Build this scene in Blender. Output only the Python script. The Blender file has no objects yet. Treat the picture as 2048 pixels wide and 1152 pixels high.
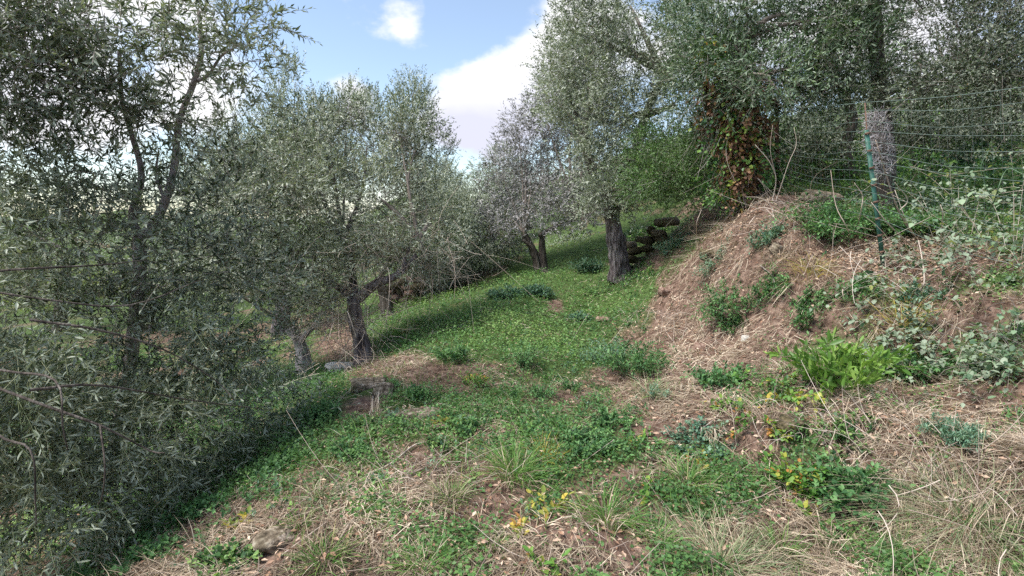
import bpy, math, random
import numpy as np
from mathutils import Vector, Matrix

# ------------------------------------------------------------------ camera, sky, sun, exposure
SC = bpy.context.scene
F = 1050.0
PITCH = math.radians(7.4)
CAMZ = 1.6
cam_d = bpy.data.cameras.new('camera')
cam = bpy.data.objects.new('camera', cam_d)
SC.collection.objects.link(cam)
cam.location = (0, 0, CAMZ)
cam.rotation_euler = (math.pi / 2 - PITCH, 0, 0)
cam_d.sensor_width = 36
cam_d.lens = F * 36 / 2048
cam_d.clip_start = 0.05
cam_d.clip_end = 2000
SC.camera = cam
SC.render.resolution_x, SC.render.resolution_y = 1024, 576

SUN_EL, SUN_AZ = math.radians(58), math.radians(-112)     # azimuth from +Y, negative = left
w = bpy.data.worlds.new('World'); SC.world = w; w.use_nodes = True
SKY_STRENGTH = 0.051
EXPOSURE = 2.17

SC.view_settings.view_transform = 'Standard'
SC.view_settings.look = 'None'
SC.view_settings.gamma = 1
SC.view_settings.use_curve_mapping = False
SC.view_settings.exposure = EXPOSURE
SC.cycles.use_denoising = False
SC.cycles.max_bounces = 5
SC.cycles.diffuse_bounces = 4
SC.cycles.transmission_bounces = 3
SC.cycles.glossy_bounces = 1
SC.cycles.use_adaptive_sampling = True
SC.cycles.adaptive_threshold = 0.02

sun_d = bpy.data.lights.new('sun', 'SUN')
sun_d.energy = 1.5; sun_d.angle = math.radians(24); sun_d.color = (1, .95, .88)
sun = bpy.data.objects.new('sun', sun_d); SC.collection.objects.link(sun)
sd = Vector((math.sin(SUN_AZ) * math.cos(SUN_EL), math.cos(SUN_AZ) * math.cos(SUN_EL), math.sin(SUN_EL)))
sun.rotation_euler = sd.to_track_quat('Z', 'Y').to_euler()
sun.location = (-8, -3, 12)

def ray(u, v):
    x = (u - 1024) / F; y = (576 - v) / F
    return np.array([x, math.cos(PITCH) + y * math.sin(PITCH), -math.sin(PITCH) + y * math.cos(PITCH)])

def P(u, v, Y):
    d = ray(u, v)
    return np.array([0, 0, CAMZ]) + d * (Y / d[1])

def proj(p):
    q = np.asarray(p) - np.array([0, 0, CAMZ])
    x = q[..., 0]
    z = -(q[..., 1] * (-math.cos(PITCH)) + q[..., 2] * math.sin(PITCH))
    y = q[..., 1] * math.sin(PITCH) + q[..., 2] * math.cos(PITCH)
    z = np.where(z > 0.05, z, 0.05)
    return 1024 + F * x / z, 576 - F * y / z

def world_nodes():
    nt = w.node_tree; N = nt.nodes; L = nt.links
    N.clear()
    out = N.new('ShaderNodeOutputWorld'); bg = N.new('ShaderNodeBackground')
    sky = N.new('ShaderNodeTexSky'); sky.sky_type = 'NISHITA'; sky.sun_disc = False
    sky.sun_elevation = SUN_EL; sky.sun_rotation = SUN_AZ
    sky.air_density = 1.0; sky.dust_density = 0.6; sky.ozone_density = 1.2
    tc = N.new('ShaderNodeTexCoord')
    def math_(op, a, b=None, c=None):
        m = N.new('ShaderNodeMath'); m.operation = op
        for i, q in enumerate((a, b, c)):
            if q is None: continue
            if isinstance(q, (int, float)): m.inputs[i].default_value = q
            else: L.new(q, m.inputs[i])
        return m.outputs[0]
    nz = N.new('ShaderNodeTexNoise'); nz.inputs['Scale'].default_value = 4.2
    nz.inputs['Detail'].default_value = 9; nz.inputs['Roughness'].default_value = .6
    mp = N.new('ShaderNodeMapping'); mp.inputs['Scale'].default_value = (1, 1, 1.7)
    mp.inputs['Location'].default_value = (3.1, 1.2, 0.4)
    L.new(tc.outputs['Generated'], mp.inputs[0]); L.new(mp.outputs[0], nz.inputs['Vector'])
    val = math_('MULTIPLY', math_('SUBTRACT', nz.outputs['Fac'], 0.5), 2.3)
    # where the banks of cloud stand in the sky, and the blue between them
    blobs = [(960, 215, .07, .5), (900, 250, .07, .45), (1030, 215, .08, .5), (1110, 110, .06, .5), (1160, 60, .09, .4), (800, 70, .045, .36), (830, 20, .03, .25), (640, 110, .05, .15), (610, 20, .08, .16), (400, 170, .16, .36), (180, 90, .16, .3), (60, 260, .12, .4),
             (1850, 60, .2, .3), (715, 185, .035, .5), (930, 60, .1, -.5), (800, 150, .05, -.3), (680, 100, .07, -.25), (540, 330, .1, -.5), (920, 350, .05, -.5), (570, 140, .07, -.25), (960, 290, .07, .3), (260, 170, .05, -.5), (330, 320, .08, -.4), (90, 350, .06, -.4)]
    for (u, v, r, a) in blobs:
        d = ray(u, v); d = d / np.linalg.norm(d)
        vm = N.new('ShaderNodeVectorMath'); vm.operation = 'DISTANCE'
        L.new(tc.outputs['Generated'], vm.inputs[0]); vm.inputs[1].default_value = tuple(d)
        g = math_('DIVIDE', vm.outputs['Value'], r)
        g = math_('MULTIPLY', g, g); g = math_('MULTIPLY', g, -1); g = math_('EXPONENT', g)
        val = math_('MULTIPLY_ADD', g, a, val)
    mr = N.new('ShaderNodeMapRange'); mr.interpolation_type = 'SMOOTHSTEP'
    mr.inputs['From Min'].default_value = -.02; mr.inputs['From Max'].default_value = .42
    L.new(val, mr.inputs['Value'])
    cl = N.new('ShaderNodeMix'); cl.data_type = 'RGBA'      # white cloud, greyer underneath the big bank
    cl.inputs['A'].default_value = (5.2, 5.2, 5.3, 1); cl.inputs['B'].default_value = (3.7, 3.75, 4.45, 1)
    n2 = N.new('ShaderNodeTexNoise'); n2.inputs['Scale'].default_value = 5; n2.inputs['Detail'].default_value = 5
    L.new(tc.outputs['Generated'], n2.inputs['Vector'])
    sh = math_('MULTIPLY', math_('SUBTRACT', n2.outputs['Fac'], .5), 1.6)
    for (u, v, r, a) in [(960, 300, .09, 1.0), (880, 250, .05, .5), (1120, 230, .1, .6), (620, 60, .12, .3), (60, 120, .1, .5), (1900, 200, .2, .4)]:
        d = ray(u, v); d = d / np.linalg.norm(d)
        vm = N.new('ShaderNodeVectorMath'); vm.operation = 'DISTANCE'
        L.new(tc.outputs['Generated'], vm.inputs[0]); vm.inputs[1].default_value = tuple(d)
        g = math_('DIVIDE', vm.outputs['Value'], r)
        g = math_('MULTIPLY', g, g); g = math_('MULTIPLY', g, -1); g = math_('EXPONENT', g)
        sh = math_('MULTIPLY_ADD', g, a, sh)
    mr2 = N.new('ShaderNodeMapRange'); mr2.inputs['From Min'].default_value = .1; mr2.inputs['From Max'].default_value = .9
    L.new(sh, mr2.inputs['Value']); L.new(mr2.outputs[0], cl.inputs['Factor'])
    hs = N.new('ShaderNodeMix'); hs.data_type = 'RGBA'; hs.blend_type = 'ADD'
    hs.inputs['Factor'].default_value = 1
    L.new(sky.outputs[0], hs.inputs['A']); hs.inputs['B'].default_value = (.42, .38, .25, 1)
    mx = N.new('ShaderNodeMix'); mx.data_type = 'RGBA'
    L.new(mr.outputs[0], mx.inputs['Factor']); L.new(hs.outputs['Result'], mx.inputs['A']); L.new(cl.outputs['Result'], mx.inputs['B'])
    L.new(mx.outputs['Result'], bg.inputs['Color']); bg.inputs['Strength'].default_value = SKY_STRENGTH
    L.new(bg.outputs[0], out.inputs['Surface'])
world_nodes()

rng = np.random.default_rng(7)
COL = SC.collection

# ------------------------------------------------------------------ small numeric helpers
def nrm(a):
    return a / np.maximum(np.linalg.norm(a, axis=-1, keepdims=True), 1e-9)

class Noise:
    def __init__(s, seed, scale, k=10):
        r = np.random.default_rng(seed)
        s.k = nrm(r.normal(size=(k, 3))) * (r.uniform(.6, 1.7, (k, 1)) * scale)
        s.p = r.uniform(0, 6.28, k); s.n = k
    def __call__(s, p):
        return np.sin(np.asarray(p) @ s.k.T + s.p).sum(-1) / math.sqrt(s.n / 2)   # ~N(0,1)

# ------------------------------------------------------------------ terrain
CTRL = [  # u, v, Y : what the photograph shows of the ground and how far off it is
    (1024, 1152, 2.2), (1024, 1000, 2.75), (1024, 900, 3.4), (1020, 800, 4.3), (1020, 700, 5.9), (1020, 640, 7.3),
    (1050, 600, 8.6), (1060, 560, 10.3), (1080, 546, 12), (1000, 525, 13.5), (960, 518, 15.5), (930, 590, 9.4), (900, 610, 8.8),
    (1170, 540, 11), (1240, 563, 10),
    (500, 1152, 2.2), (600, 1000, 2.8), (700, 830, 4.1), (740, 775, 4.85), (840, 825, 4.05), (860, 690, 6.3), (900, 640, 7.4),
    (735, 727, 6.9), (605, 742, 7.6), (500, 738, 8.4), (680, 690, 8.6), (640, 790, 5.3), (560, 850, 4.6), (450, 950, 3.9), (300, 1050, 3.4), (150, 1100, 3.3),
    (100, 900, 5.0), (775, 628, 10.2), (820, 600, 10.8), (700, 650, 10.2), (400, 700, 10.5), (200, 760, 8),
    (0, 1140, 3.2), (0, 900, 5.6), (0, 760, 8.5), (0, 620, 18),
    (300, 620, 17), (900, 600, 11.5), (870, 575, 13), (940, 560, 12.5),
    (1350, 900, 3.45), (1280, 760, 4.9), (1265, 640, 7.2), (1290, 600, 7.9), (1400, 600, 6.3), (1350, 570, 7.2), (1500, 500, 6.2), (1500, 415, 6.9), (1420, 470, 7.2), (1440, 700, 4.9),
    (1500, 850, 3.6), (1800, 920, 2.95), (2048, 1100, 2.3), (2048, 900, 2.75), (1700, 780, 3.85), (1650, 650, 4.8), (1600, 560, 5.4),
    (1765, 570, 5.0), (2048, 650, 3.75), (2048, 545, 4.2), (1765, 490, 5.7), (1900, 480, 5.5), (1640, 400, 7.0), (1555, 400, 7.3), (2048, 330, 8), (2048, 200, 12), (1800, 260, 13),
    (1850, 400, 7.2), (1300, 490, 11.5), (1360, 470, 9.5), (1290, 455, 13), (1150, 480, 14.5), (1180, 500, 12.6), (1450, 380, 10), (1420, 330, 15),
]
cp = [P(*c) for c in CTRL]
cp += [np.array(q, float) for q in [(0, 0, 0), (0, -3, -.05), (1.6, 0, .15), (3.5, 0, 1.3), (-1.6, 0, -.15), (-4, 0, -1.2), (-4, -3, -1.2), (4, -3, 1.5), (0, 20, 1.0), (8, 20, 3.4),
        (14, 12, 4.6), (14, 2, 4.2), (14, 24, 6), (-14, 24, -1.4), (-14, 10, -1.5), (-14, 0, -2), (0, 28, 1.4), (7, 1, 2.7), (7, 4, 2.2), (-8, 3, -1.4), (10, 16, 4.4)]]
cp = np.array(cp)
def tps(r2):
    return np.where(r2 > 1e-9, r2 * np.log(np.maximum(r2, 1e-9)) * .5, 0)
_n = len(cp)
_K = tps(((cp[:, None, :2] - cp[None, :, :2]) ** 2).sum(-1)) + np.eye(_n) * 0.05
_Q = np.c_[np.ones(_n), cp[:, :2]]
_A = np.block([[_K, _Q], [_Q.T, np.zeros((3, 3))]])
_W = np.linalg.solve(_A, np.r_[cp[:, 2], 0, 0, 0])
gn1 = Noise(3, 1.7); gn2 = Noise(4, 6.0); gn3 = Noise(5, 20.0); gn4 = Noise(8, 2.6); gnf = Noise(6, .06)
def H(x, y):
    x = np.asarray(x, float); y = np.asarray(y, float)
    sh = x.shape; x = x.ravel(); y = y.ravel(); out = np.empty(x.shape)
    for i in range(0, len(x), 20000):
        a = x[i:i + 20000]; b = y[i:i + 20000]
        ax = np.clip(a, -13, 13); by = np.clip(b, -4, 26)
        r2 = (ax[:, None] - cp[None, :, 0]) ** 2 + (by[:, None] - cp[None, :, 1]) ** 2
        z = tps(r2) @ _W[:_n] + _W[_n] + ax * _W[_n + 1] + by * _W[_n + 2]
        q = np.c_[a, b, np.zeros_like(a)]
        bank = np.exp(-((a - 2.6) / 1.7) ** 2 - ((b - 5) / 3.2) ** 2)
        z += (.021 + .05 * bank) * gn1(q) + (.016 + .022 * bank) * gn2(q) + (.005 + .006 * bank) * gn3(q)
        z += .15 * bank * np.tanh(4 * gn4(q))       # little slips and ledges
        far = np.maximum(np.abs(a) - 13, 0) * np.where(a < 0, -.16, .22) + np.maximum(b - 26, 0) * .02
        d = np.hypot(np.maximum(np.abs(a) - 13, 0), np.maximum(b - 26, 0))
        z += far * np.exp(-d / 160) + gnf(q) * np.minimum(d * .05, 5)
        out[i:i + 20000] = z
    return out.reshape(sh)

def G(u, v, lo=1.6, hi=30):
    """where the sight line through (u, v) meets the ground"""
    d = ray(u, v)
    Y = np.linspace(lo, hi, 500)
    p = np.array([0, 0, CAMZ]) + d[None] * (Y / d[1])[:, None]
    h = H(p[:, 0], p[:, 1])
    k = np.argmax(p[:, 2] < h)
    if not (p[:, 2] < h).any(): k = -1
    return np.array([p[k, 0], p[k, 1], h[k]])

# ------------------------------------------------------------------ objects
def tag(o, label=None, cat=None, group=None, kind=None):
    if label: o['label'] = label
    if cat: o['category'] = cat
    if group: o['group'] = group
    if kind: o['kind'] = kind
    return o

def thing(name, loc, label, cat, group=None):
    o = bpy.data.objects.new(name, None); COL.objects.link(o)
    o.location = tuple(map(float, loc)); o.empty_display_size = .1
    return tag(o, label, cat, group)

def mesh(name, V, Fc, mat, T=None, smooth=False, origin=None, nq=3):
    V = np.asarray(V, np.float32)
    if origin is not None: V = V - np.asarray(origin, np.float32)
    me = bpy.data.meshes.new(name)
    Fc = np.asarray(Fc, np.int32)
    me.vertices.add(len(V)); me.vertices.foreach_set('co', V.ravel())
    me.loops.add(Fc.size); me.loops.foreach_set('vertex_index', Fc.ravel())
    me.polygons.add(len(Fc)); me.polygons.foreach_set('loop_start', np.arange(0, Fc.size, Fc.shape[1], dtype=np.int32))
    if smooth: me.polygons.foreach_set('use_smooth', np.ones(len(Fc), bool))
    me.update(calc_edges=True)
    if T is not None:
        a = me.attributes.new('tint', 'FLOAT', 'POINT'); a.data.foreach_set('value', np.asarray(T, np.float32))
    me.materials.append(mat)
    return me

def obj(name, me, parent=None, loc=None):
    o = bpy.data.objects.new(name, me); COL.objects.link(o)
    if parent is not None: o.parent = parent
    if loc is not None: o.location = tuple(map(float, loc))
    return o

class Acc:
    """collects shapes of one mesh"""
    def __init__(s): s.V = []; s.F = []; s.T = []; s.n = 0
    def add(s, V, Fc, T):
        if len(V) == 0: return
        s.V.append(V); s.F.append(Fc + s.n); s.T.append(np.broadcast_to(T, len(V))); s.n += len(V)
    def build(s, name, mat, parent=None, smooth=False, kind=None):
        if not s.V: return None
        org = None
        if parent is not None: org = np.array(parent.location)
        me = mesh(name, np.concatenate(s.V), np.concatenate(s.F), mat, np.concatenate(s.T), smooth, org)
        o = obj(name, me, parent)
        if kind: o['kind'] = kind
        return o

# ------------------------------------------------------------------ shape generators (all triangles)
def tube(pts, rad, sides=8, flute=0., seed=0, cap=True, sub=1, wob=0.):
    pts = np.asarray(pts, float); rad = np.asarray(rad, float)
    if sub > 1:   # smooth the path (Catmull-Rom)
        n = len(pts); q = []; rr = []
        ext = np.vstack([2 * pts[0] - pts[1], pts, 2 * pts[-1] - pts[-2]])
        for i in range(n - 1):
            for t in np.arange(sub) / sub:
                a, b, c, d = ext[i:i + 4]
                q.append(.5 * ((2 * b) + (-a + c) * t + (2 * a - 5 * b + 4 * c - d) * t * t + (-a + 3 * b - 3 * c + d) * t ** 3))
                rr.append(rad[i] * (1 - t) + rad[i + 1] * t)
        q.append(pts[-1]); rr.append(rad[-1]); pts = np.array(q); rad = np.array(rr)
    n = len(pts)
    if wob:
        nz = Noise(seed + 77, 3.0)
        off = np.stack([nz(pts), nz(pts + 9), nz(pts + 17) * .3], 1) * wob
        off[0] = 0; pts = pts + off
    tan = nrm(np.gradient(pts, axis=0))
    ref = np.array([0.3, 1, .1]); a = nrm(np.cross(tan, ref)); b = np.cross(tan, a)
    th = np.linspace(0, 2 * np.pi, sides, endpoint=False)
    r = rad[:, None] * np.ones(sides)
    if flute:
        q = np.stack([np.cos(th)[None] * 1.3 + 0 * r, np.sin(th)[None] * 1.3 + 0 * r, np.arange(n)[:, None] * .10 + 0 * r], -1)
        nz = Noise(seed + 5, 1.5); nz2 = Noise(seed + 6, 5.)
        r = r * (1 + flute * nz(q) * .7 + flute * .35 * nz2(q))
    V = pts[:, None] + (a[:, None] * np.cos(th)[None, :, None] + b[:, None] * np.sin(th)[None, :, None]) * r[..., None]
    V = V.reshape(-1, 3)
    i, j = np.meshgrid(np.arange(n - 1), np.arange(sides), indexing='ij')
    A = i * sides + j; B = i * sides + (j + 1) % sides; C = B + sides; D = A + sides
    Fc = np.concatenate([np.stack([A, B, C], -1).reshape(-1, 3), np.stack([A, C, D], -1).reshape(-1, 3)])
    if cap:
        V = np.vstack([V, pts[-1] + tan[-1] * rad[-1] * .4]); k = len(V) - 1
        e = (n - 1) * sides + np.arange(sides)
        Fc = np.vstack([Fc, np.stack([e, np.roll(e, -1), np.full(sides, k)], -1)])
    return V, Fc

def strands(p0, d, ln, rad, bend, segs=3, sides=3, tip=.35):
    """many thin round stems at once; bend is the offset of the tip from straight"""
    M = len(p0); t = np.linspace(0, 1, segs + 1)
    C = p0[:, None] + d[:, None] * (ln[:, None] * t)[..., None] + bend[:, None] * (t ** 2)[None, :, None]
    tan = nrm(d[:, None] * ln[:, None, None] + 2 * bend[:, None] * t[None, :, None])
    a = nrm(np.cross(tan, np.array([.31, .2, 1.]))); b = np.cross(tan, a)
    th = np.linspace(0, 2 * np.pi, sides, endpoint=False)
    r = rad[:, None] * (1 - (1 - tip) * t)[None]
    V = C[:, :, None] + (a[:, :, None] * np.cos(th)[:, None] + b[:, :, None] * np.sin(th)[:, None]) * r[:, :, None, None]
    i, j = np.meshgrid(np.arange(segs), np.arange(sides), indexing='ij')
    A = i * sides + j; B = i * sides + (j + 1) % sides; Cc = B + sides; D = A + sides
    f = np.concatenate([np.stack([A, B, Cc], -1).reshape(-1, 3), np.stack([A, Cc, D], -1).reshape(-1, 3)])
    k = (segs + 1) * sides
    Fc = (f[None] + (np.arange(M) * k)[:, None, None]).reshape(-1, 3)
    return V.reshape(-1, 3), Fc, k

def blades(p0, d, ln, wid, bend, segs=2):
    """flat tapered blades"""
    M = len(p0); t = np.linspace(0, 1, segs + 1)
    C = p0[:, None] + d[:, None] * (ln[:, None] * t)[..., None] + bend[:, None] * (t ** 2)[None, :, None]
    s = nrm(np.cross(d + bend * .6, rng.normal(size=(M, 3)) * .5 + np.array([0, 0, 1.])))
    wd = wid[:, None] * np.array([.8, 1., .75, .5][:segs] if segs <= 4 else np.linspace(1, .4, segs))[None]
    Lv = C[:, :segs] - s[:, None] * wd[..., None] * .5; Rv = C[:, :segs] + s[:, None] * wd[..., None] * .5
    V = np.concatenate([Lv, Rv, C[:, -1:]], 1)
    k = 2 * segs + 1; f = []
    for i in range(segs - 1):
        f += [(i, segs + i, segs + i + 1), (i, segs + i + 1, i + 1)]
    f.append((segs - 1, 2 * segs - 1, 2 * segs)); f = np.array(f)
    return V.reshape(-1, 3), (f[None] + (np.arange(M) * k)[:, None, None]).reshape(-1, 3), k

LEAF = {   # x along the leaf, y half width (in widths), z lift (in lengths) ; triangles
    'olive': (np.array([(0, 0, 0), (.42, -.5, .05), (1, 0, -.03), (.42, .5, .05)]), np.array([(0, 1, 2), (0, 2, 3)])),
    'oliveL': (np.array([(0, 0, 0), (.3, -.42, .03), (.3, .42, .03), (.68, -.4, .02), (.68, .4, .02), (1, 0, -.06), (.5, 0, -.01)]),
               np.array([(0, 1, 6), (0, 6, 2), (1, 3, 6), (2, 6, 4), (3, 5, 6), (6, 5, 4)])),
    'oval': (np.array([(0, 0, 0), (.3, -.46, .06), (.3, .46, .06), (.72, -.34, .02), (.72, .34, .02), (1, 0, -.12), (.5, 0, -.03)]),
             np.array([(0, 1, 6), (0, 6, 2), (1, 3, 6), (2, 6, 4), (3, 5, 6), (6, 5, 4)])),
    'small': (np.array([(0, 0, 0), (.55, -.5, .08), (1, 0, -.05), (.55, .5, .08)]), np.array([(0, 1, 2), (0, 2, 3)])),
}
def leaves(fr, kind):
    """leaf frames -> mesh arrays"""
    pos, ax, sd_, up, ln, wd, tint = fr
    tv, tf = LEAF[kind]
    V = pos[:, None] + ax[:, None] * (tv[None, :, 0] * ln[:, None])[..., None] + sd_[:, None] * (tv[None, :, 1] * wd[:, None])[..., None] \
        + up[:, None] * (tv[None, :, 2] * ln[:, None])[..., None]
    k = len(tv)
    Fc = (tf[None] + (np.arange(len(pos)) * k)[:, None, None]).reshape(-1, 3)
    return V.reshape(-1, 3), Fc, np.repeat(tint, k)

def sprig_frames(P0, D, Ln, n, leaf, width, droop=.15, spread=50, start=.12, tint=None, flat=.5, tipsmall=.35, r=None):
    """n leaves on each of the stems that start at P0, run along D"""
    r = r or rng
    M = len(P0); t = np.linspace(start, 1, n)[None] + r.uniform(-.5, .5, (M, n)) * (1 - start) / n
    t = np.clip(t, .02, 1)
    dn = np.array([0, 0, -1.]) * droop
    pos = P0[:, None] + (D[:, None] * t[..., None] + dn * (t ** 2)[..., None]) * Ln[:, None, None]
    tan = nrm(D[:, None] + 2 * dn * t[..., None])
    rv = r.normal(size=(M, 1, 3)); a = nrm(np.cross(tan, rv)); b = np.cross(tan, a)
    ph = (np.arange(n) % 2) * np.pi + (np.arange(n) // 2 % 2) * np.pi / 2 + r.normal(size=(M, n)) * .5
    sp = np.radians(spread + r.normal(size=(M, n)) * 16)
    sp[:, -1] *= .3
    ax = tan * np.cos(sp)[..., None] + (a * np.cos(ph)[..., None] + b * np.sin(ph)[..., None]) * np.sin(sp)[..., None]
    ax = nrm(ax)
    upv = np.array([0, 0, 1.]) * flat + r.normal(size=(M, n, 3)) * (1 - flat) * .6 + 1e-3
    s = nrm(np.cross(ax, upv)); u = np.cross(s, ax)
    ln = leaf * (1 - tipsmall * t) * r.uniform(.7, 1.25, (M, n)); wd = width * r.uniform(.8, 1.2, (M, n)) * (ln / leaf)
    tb = r.uniform(0, 1, (M, 1)) if tint is None else tint[:, None]
    tn = np.clip(tb + r.normal(size=(M, n)) * .23, 0, 1)
    f = lambda q: q.reshape(-1, *q.shape[2:])
    return f(pos), f(ax), f(s), f(u), f(ln), f(wd), f(tn)

def sphere_dirs(n, r=None):
    r = r or rng
    return nrm(r.normal(size=(n, 3)))

# ------------------------------------------------------------------ materials
def mat_base(name):
    m = bpy.data.materials.new(name); m.use_nodes = True
    nt = m.node_tree; nt.nodes.clear()
    out = nt.nodes.new('ShaderNodeOutputMaterial')
    return m, nt, out

def ramp(nt, src, stops):
    r = nt.nodes.new('ShaderNodeValToRGB'); e = r.color_ramp.elements
    while len(e) < len(stops): e.new(.5)
    for el, (p, c) in zip(e, stops):
        el.position = p; el.color = (*c, 1)
    nt.links.new(src, r.inputs[0])
    return r.outputs[0]

def leaf_mat(name, stops, back=None, trans=.3, rough=.5, spec=.3, transcol=1.3):
    m, nt, out = mat_base(name); N = nt.nodes; L = nt.links
    at = N.new('ShaderNodeAttribute'); at.attribute_name = 'tint'
    c = ramp(nt, at.outputs['Fac'], stops)
    if back:
        geo = N.new('ShaderNodeNewGeometry'); mx = N.new('ShaderNodeMix'); mx.data_type = 'RGBA'
        L.new(geo.outputs['Backfacing'], mx.inputs['Factor']); L.new(c, mx.inputs['A']); mx.inputs['B'].default_value = (*back, 1)
        c = mx.outputs['Result']
    b = N.new('ShaderNodeBsdfPrincipled'); L.new(c, b.inputs['Base Color']); b.inputs['Roughness'].default_value = rough
    b.inputs['Specular IOR Level'].default_value = spec
    if trans > 0:
        tr = N.new('ShaderNodeBsdfTranslucent'); g = N.new('ShaderNodeMix'); g.data_type = 'RGBA'; g.blend_type = 'MULTIPLY'
        g.inputs['Factor'].default_value = 1; L.new(c, g.inputs['A']); g.inputs['B'].default_value = (transcol * 1.1, transcol * 1.2, transcol * .6, 1)
        L.new(g.outputs['Result'], tr.inputs['Color'])
        ms = N.new('ShaderNodeMixShader'); ms.inputs[0].default_value = trans
        L.new(b.outputs[0], ms.inputs[1]); L.new(tr.outputs[0], ms.inputs[2]); L.new(ms.outputs[0], out.inputs[0])
    else:
        L.new(b.outputs[0], out.inputs[0])
    return m

def noisy_mat(name, stops, scale=8, detail=6, stretch=(1, 1, 1), bump=.5, rough=.9, bumpscale=None, stops2=None, dist=.02):
    m, nt, out = mat_base(name); N = nt.nodes; L = nt.links
    tc = N.new('ShaderNodeTexCoord'); mp = N.new('ShaderNodeMapping'); mp.inputs['Scale'].default_value = stretch
    L.new(tc.outputs['Object'], mp.inputs[0])
    nz = N.new('ShaderNodeTexNoise'); nz.inputs['Scale'].default_value = scale; nz.inputs['Detail'].default_value = detail
    nz.inputs['Roughness'].default_value = .65
    L.new(mp.outputs[0], nz.inputs['Vector'])
    c = ramp(nt, nz.outputs['Fac'], stops)
    if stops2:
        n3 = N.new('ShaderNodeTexNoise'); n3.inputs['Scale'].default_value = scale * .35; n3.inputs['Detail'].default_value = 3
        L.new(tc.outputs['Object'], n3.inputs['Vector'])
        c2 = ramp(nt, n3.outputs['Fac'], stops2)
        mx = N.new('ShaderNodeMix'); mx.data_type = 'RGBA'; mx.blend_type = 'MULTIPLY'; mx.inputs['Factor'].default_value = 1
        L.new(c, mx.inputs['A']); L.new(c2, mx.inputs['B']); c = mx.outputs['Result']
    b = N.new('ShaderNodeBsdfPrincipled'); L.new(c, b.inputs['Base Color']); b.inputs['Roughness'].default_value = rough
    b.inputs['Specular IOR Level'].default_value = .2
    n2 = N.new('ShaderNodeTexNoise'); n2.inputs['Scale'].default_value = bumpscale or scale * 2; n2.inputs['Detail'].default_value = 5
    L.new(mp.outputs[0], n2.inputs['Vector'])
    bp = N.new('ShaderNodeBump'); bp.inputs['Strength'].default_value = bump; bp.inputs['Distance'].default_value = dist
    L.new(n2.outputs['Fac'], bp.inputs['Height']); L.new(bp.outputs[0], b.inputs['Normal'])
    L.new(b.outputs[0], out.inputs[0])
    return m

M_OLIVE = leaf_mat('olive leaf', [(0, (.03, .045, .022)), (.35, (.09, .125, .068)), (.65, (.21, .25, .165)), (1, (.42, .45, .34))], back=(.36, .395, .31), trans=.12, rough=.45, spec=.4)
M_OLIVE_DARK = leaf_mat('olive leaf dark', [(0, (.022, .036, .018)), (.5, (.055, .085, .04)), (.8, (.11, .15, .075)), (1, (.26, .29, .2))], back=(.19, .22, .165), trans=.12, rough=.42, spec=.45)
M_DARKGREEN = leaf_mat('dark green leaf', [(0, (.02, .04, .015)), (.5, (.045, .095, .035)), (.8, (.1, .17, .07)), (1, (.22, .3, .16))], back=(.17, .23, .15), trans=.15, rough=.4, spec=.5)
M_OLIVE_MID = leaf_mat('olive leaf mid', [(0, (.022, .036, .017)), (.38, (.07, .1, .052)), (.72, (.17, .21, .135)), (1, (.4, .44, .34))], back=(.27, .31, .235), trans=.14, rough=.45, spec=.4)  # darker copy of the olive leaf, toned for backlit near-left crowns
M_OLIVE_GREY = leaf_mat('olive leaf grey', [(0, (.06, .06, .06)), (.5, (.16, .16, .16)), (1, (.38, .37, .38))], back=(.36, .35, .36), trans=.12, rough=.5)
M_OLIVE_GREEN = leaf_mat('olive leaf green', [(0, (.025, .06, .015)), (.5, (.055, .125, .03)), (1, (.18, .3, .09))], back=(.14, .22, .1), trans=.25, rough=.45)
M_FARLEAF_SUNLIT = leaf_mat('sun toned far leaf', [(0, (.07, .1, .04)), (.5, (.14, .19, .06)), (1, (.34, .36, .09))], trans=.3)  # yellow sunlight on far foliage put into the leaf colour
M_CLOVER = leaf_mat('clover leaf', [(0, (.025, .07, .03)), (.45, (.075, .165, .05)), (.8, (.15, .27, .08)), (1, (.26, .38, .12))], trans=.25, rough=.5)
M_NETTLE = leaf_mat('nettle leaf', [(0, (.035, .09, .035)), (.5, (.075, .18, .065)), (1, (.16, .31, .11))], trans=.25)
M_LIGHTWEED = leaf_mat('light weed leaf', [(0, (.05, .13, .04)), (.5, (.11, .24, .06)), (1, (.24, .38, .11))], trans=.3)
M_TEAL = leaf_mat('dark bluish nettle leaf', [(0, (.02, .055, .035)), (.5, (.045, .11, .07)), (1, (.12, .22, .14))], trans=.2)
M_HOLLOW_SHADE = leaf_mat('hollow shade leaf', [(0, (.012, .022, .022)), (.5, (.025, .045, .042)), (1, (.08, .12, .1))], trans=.08)  # deep shade of the hollow put into the leaf colour
M_BLUEWEED = leaf_mat('blue green leaf', [(0, (.06, .13, .09)), (.5, (.11, .22, .14)), (1, (.22, .34, .23))], trans=.2)
M_LAUREL = leaf_mat('bright leaf', [(0, (.06, .14, .025)), (.5, (.13, .25, .045)), (1, (.25, .38, .09))], trans=.25, rough=.4)
M_BRAMBLE = leaf_mat('bramble leaf', [(0, (.045, .09, .045)), (.5, (.11, .19, .105)), (.9, (.24, .33, .2)), (1, (.4, .42, .15))], back=(.24, .3, .21), trans=.2)
M_YGREEN = leaf_mat('yellow green leaf', [(0, (.06, .15, .03)), (.55, (.12, .26, .05)), (.85, (.24, .35, .07)), (.95, (.5, .4, .07)), (1, (.42, .2, .06))], trans=.3)
M_YELLOW = leaf_mat('yellowing leaf', [(0, (.15, .24, .05)), (.35, (.34, .34, .08)), (.7, (.55, .42, .08)), (1, (.38, .17, .07))], trans=.3)
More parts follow.
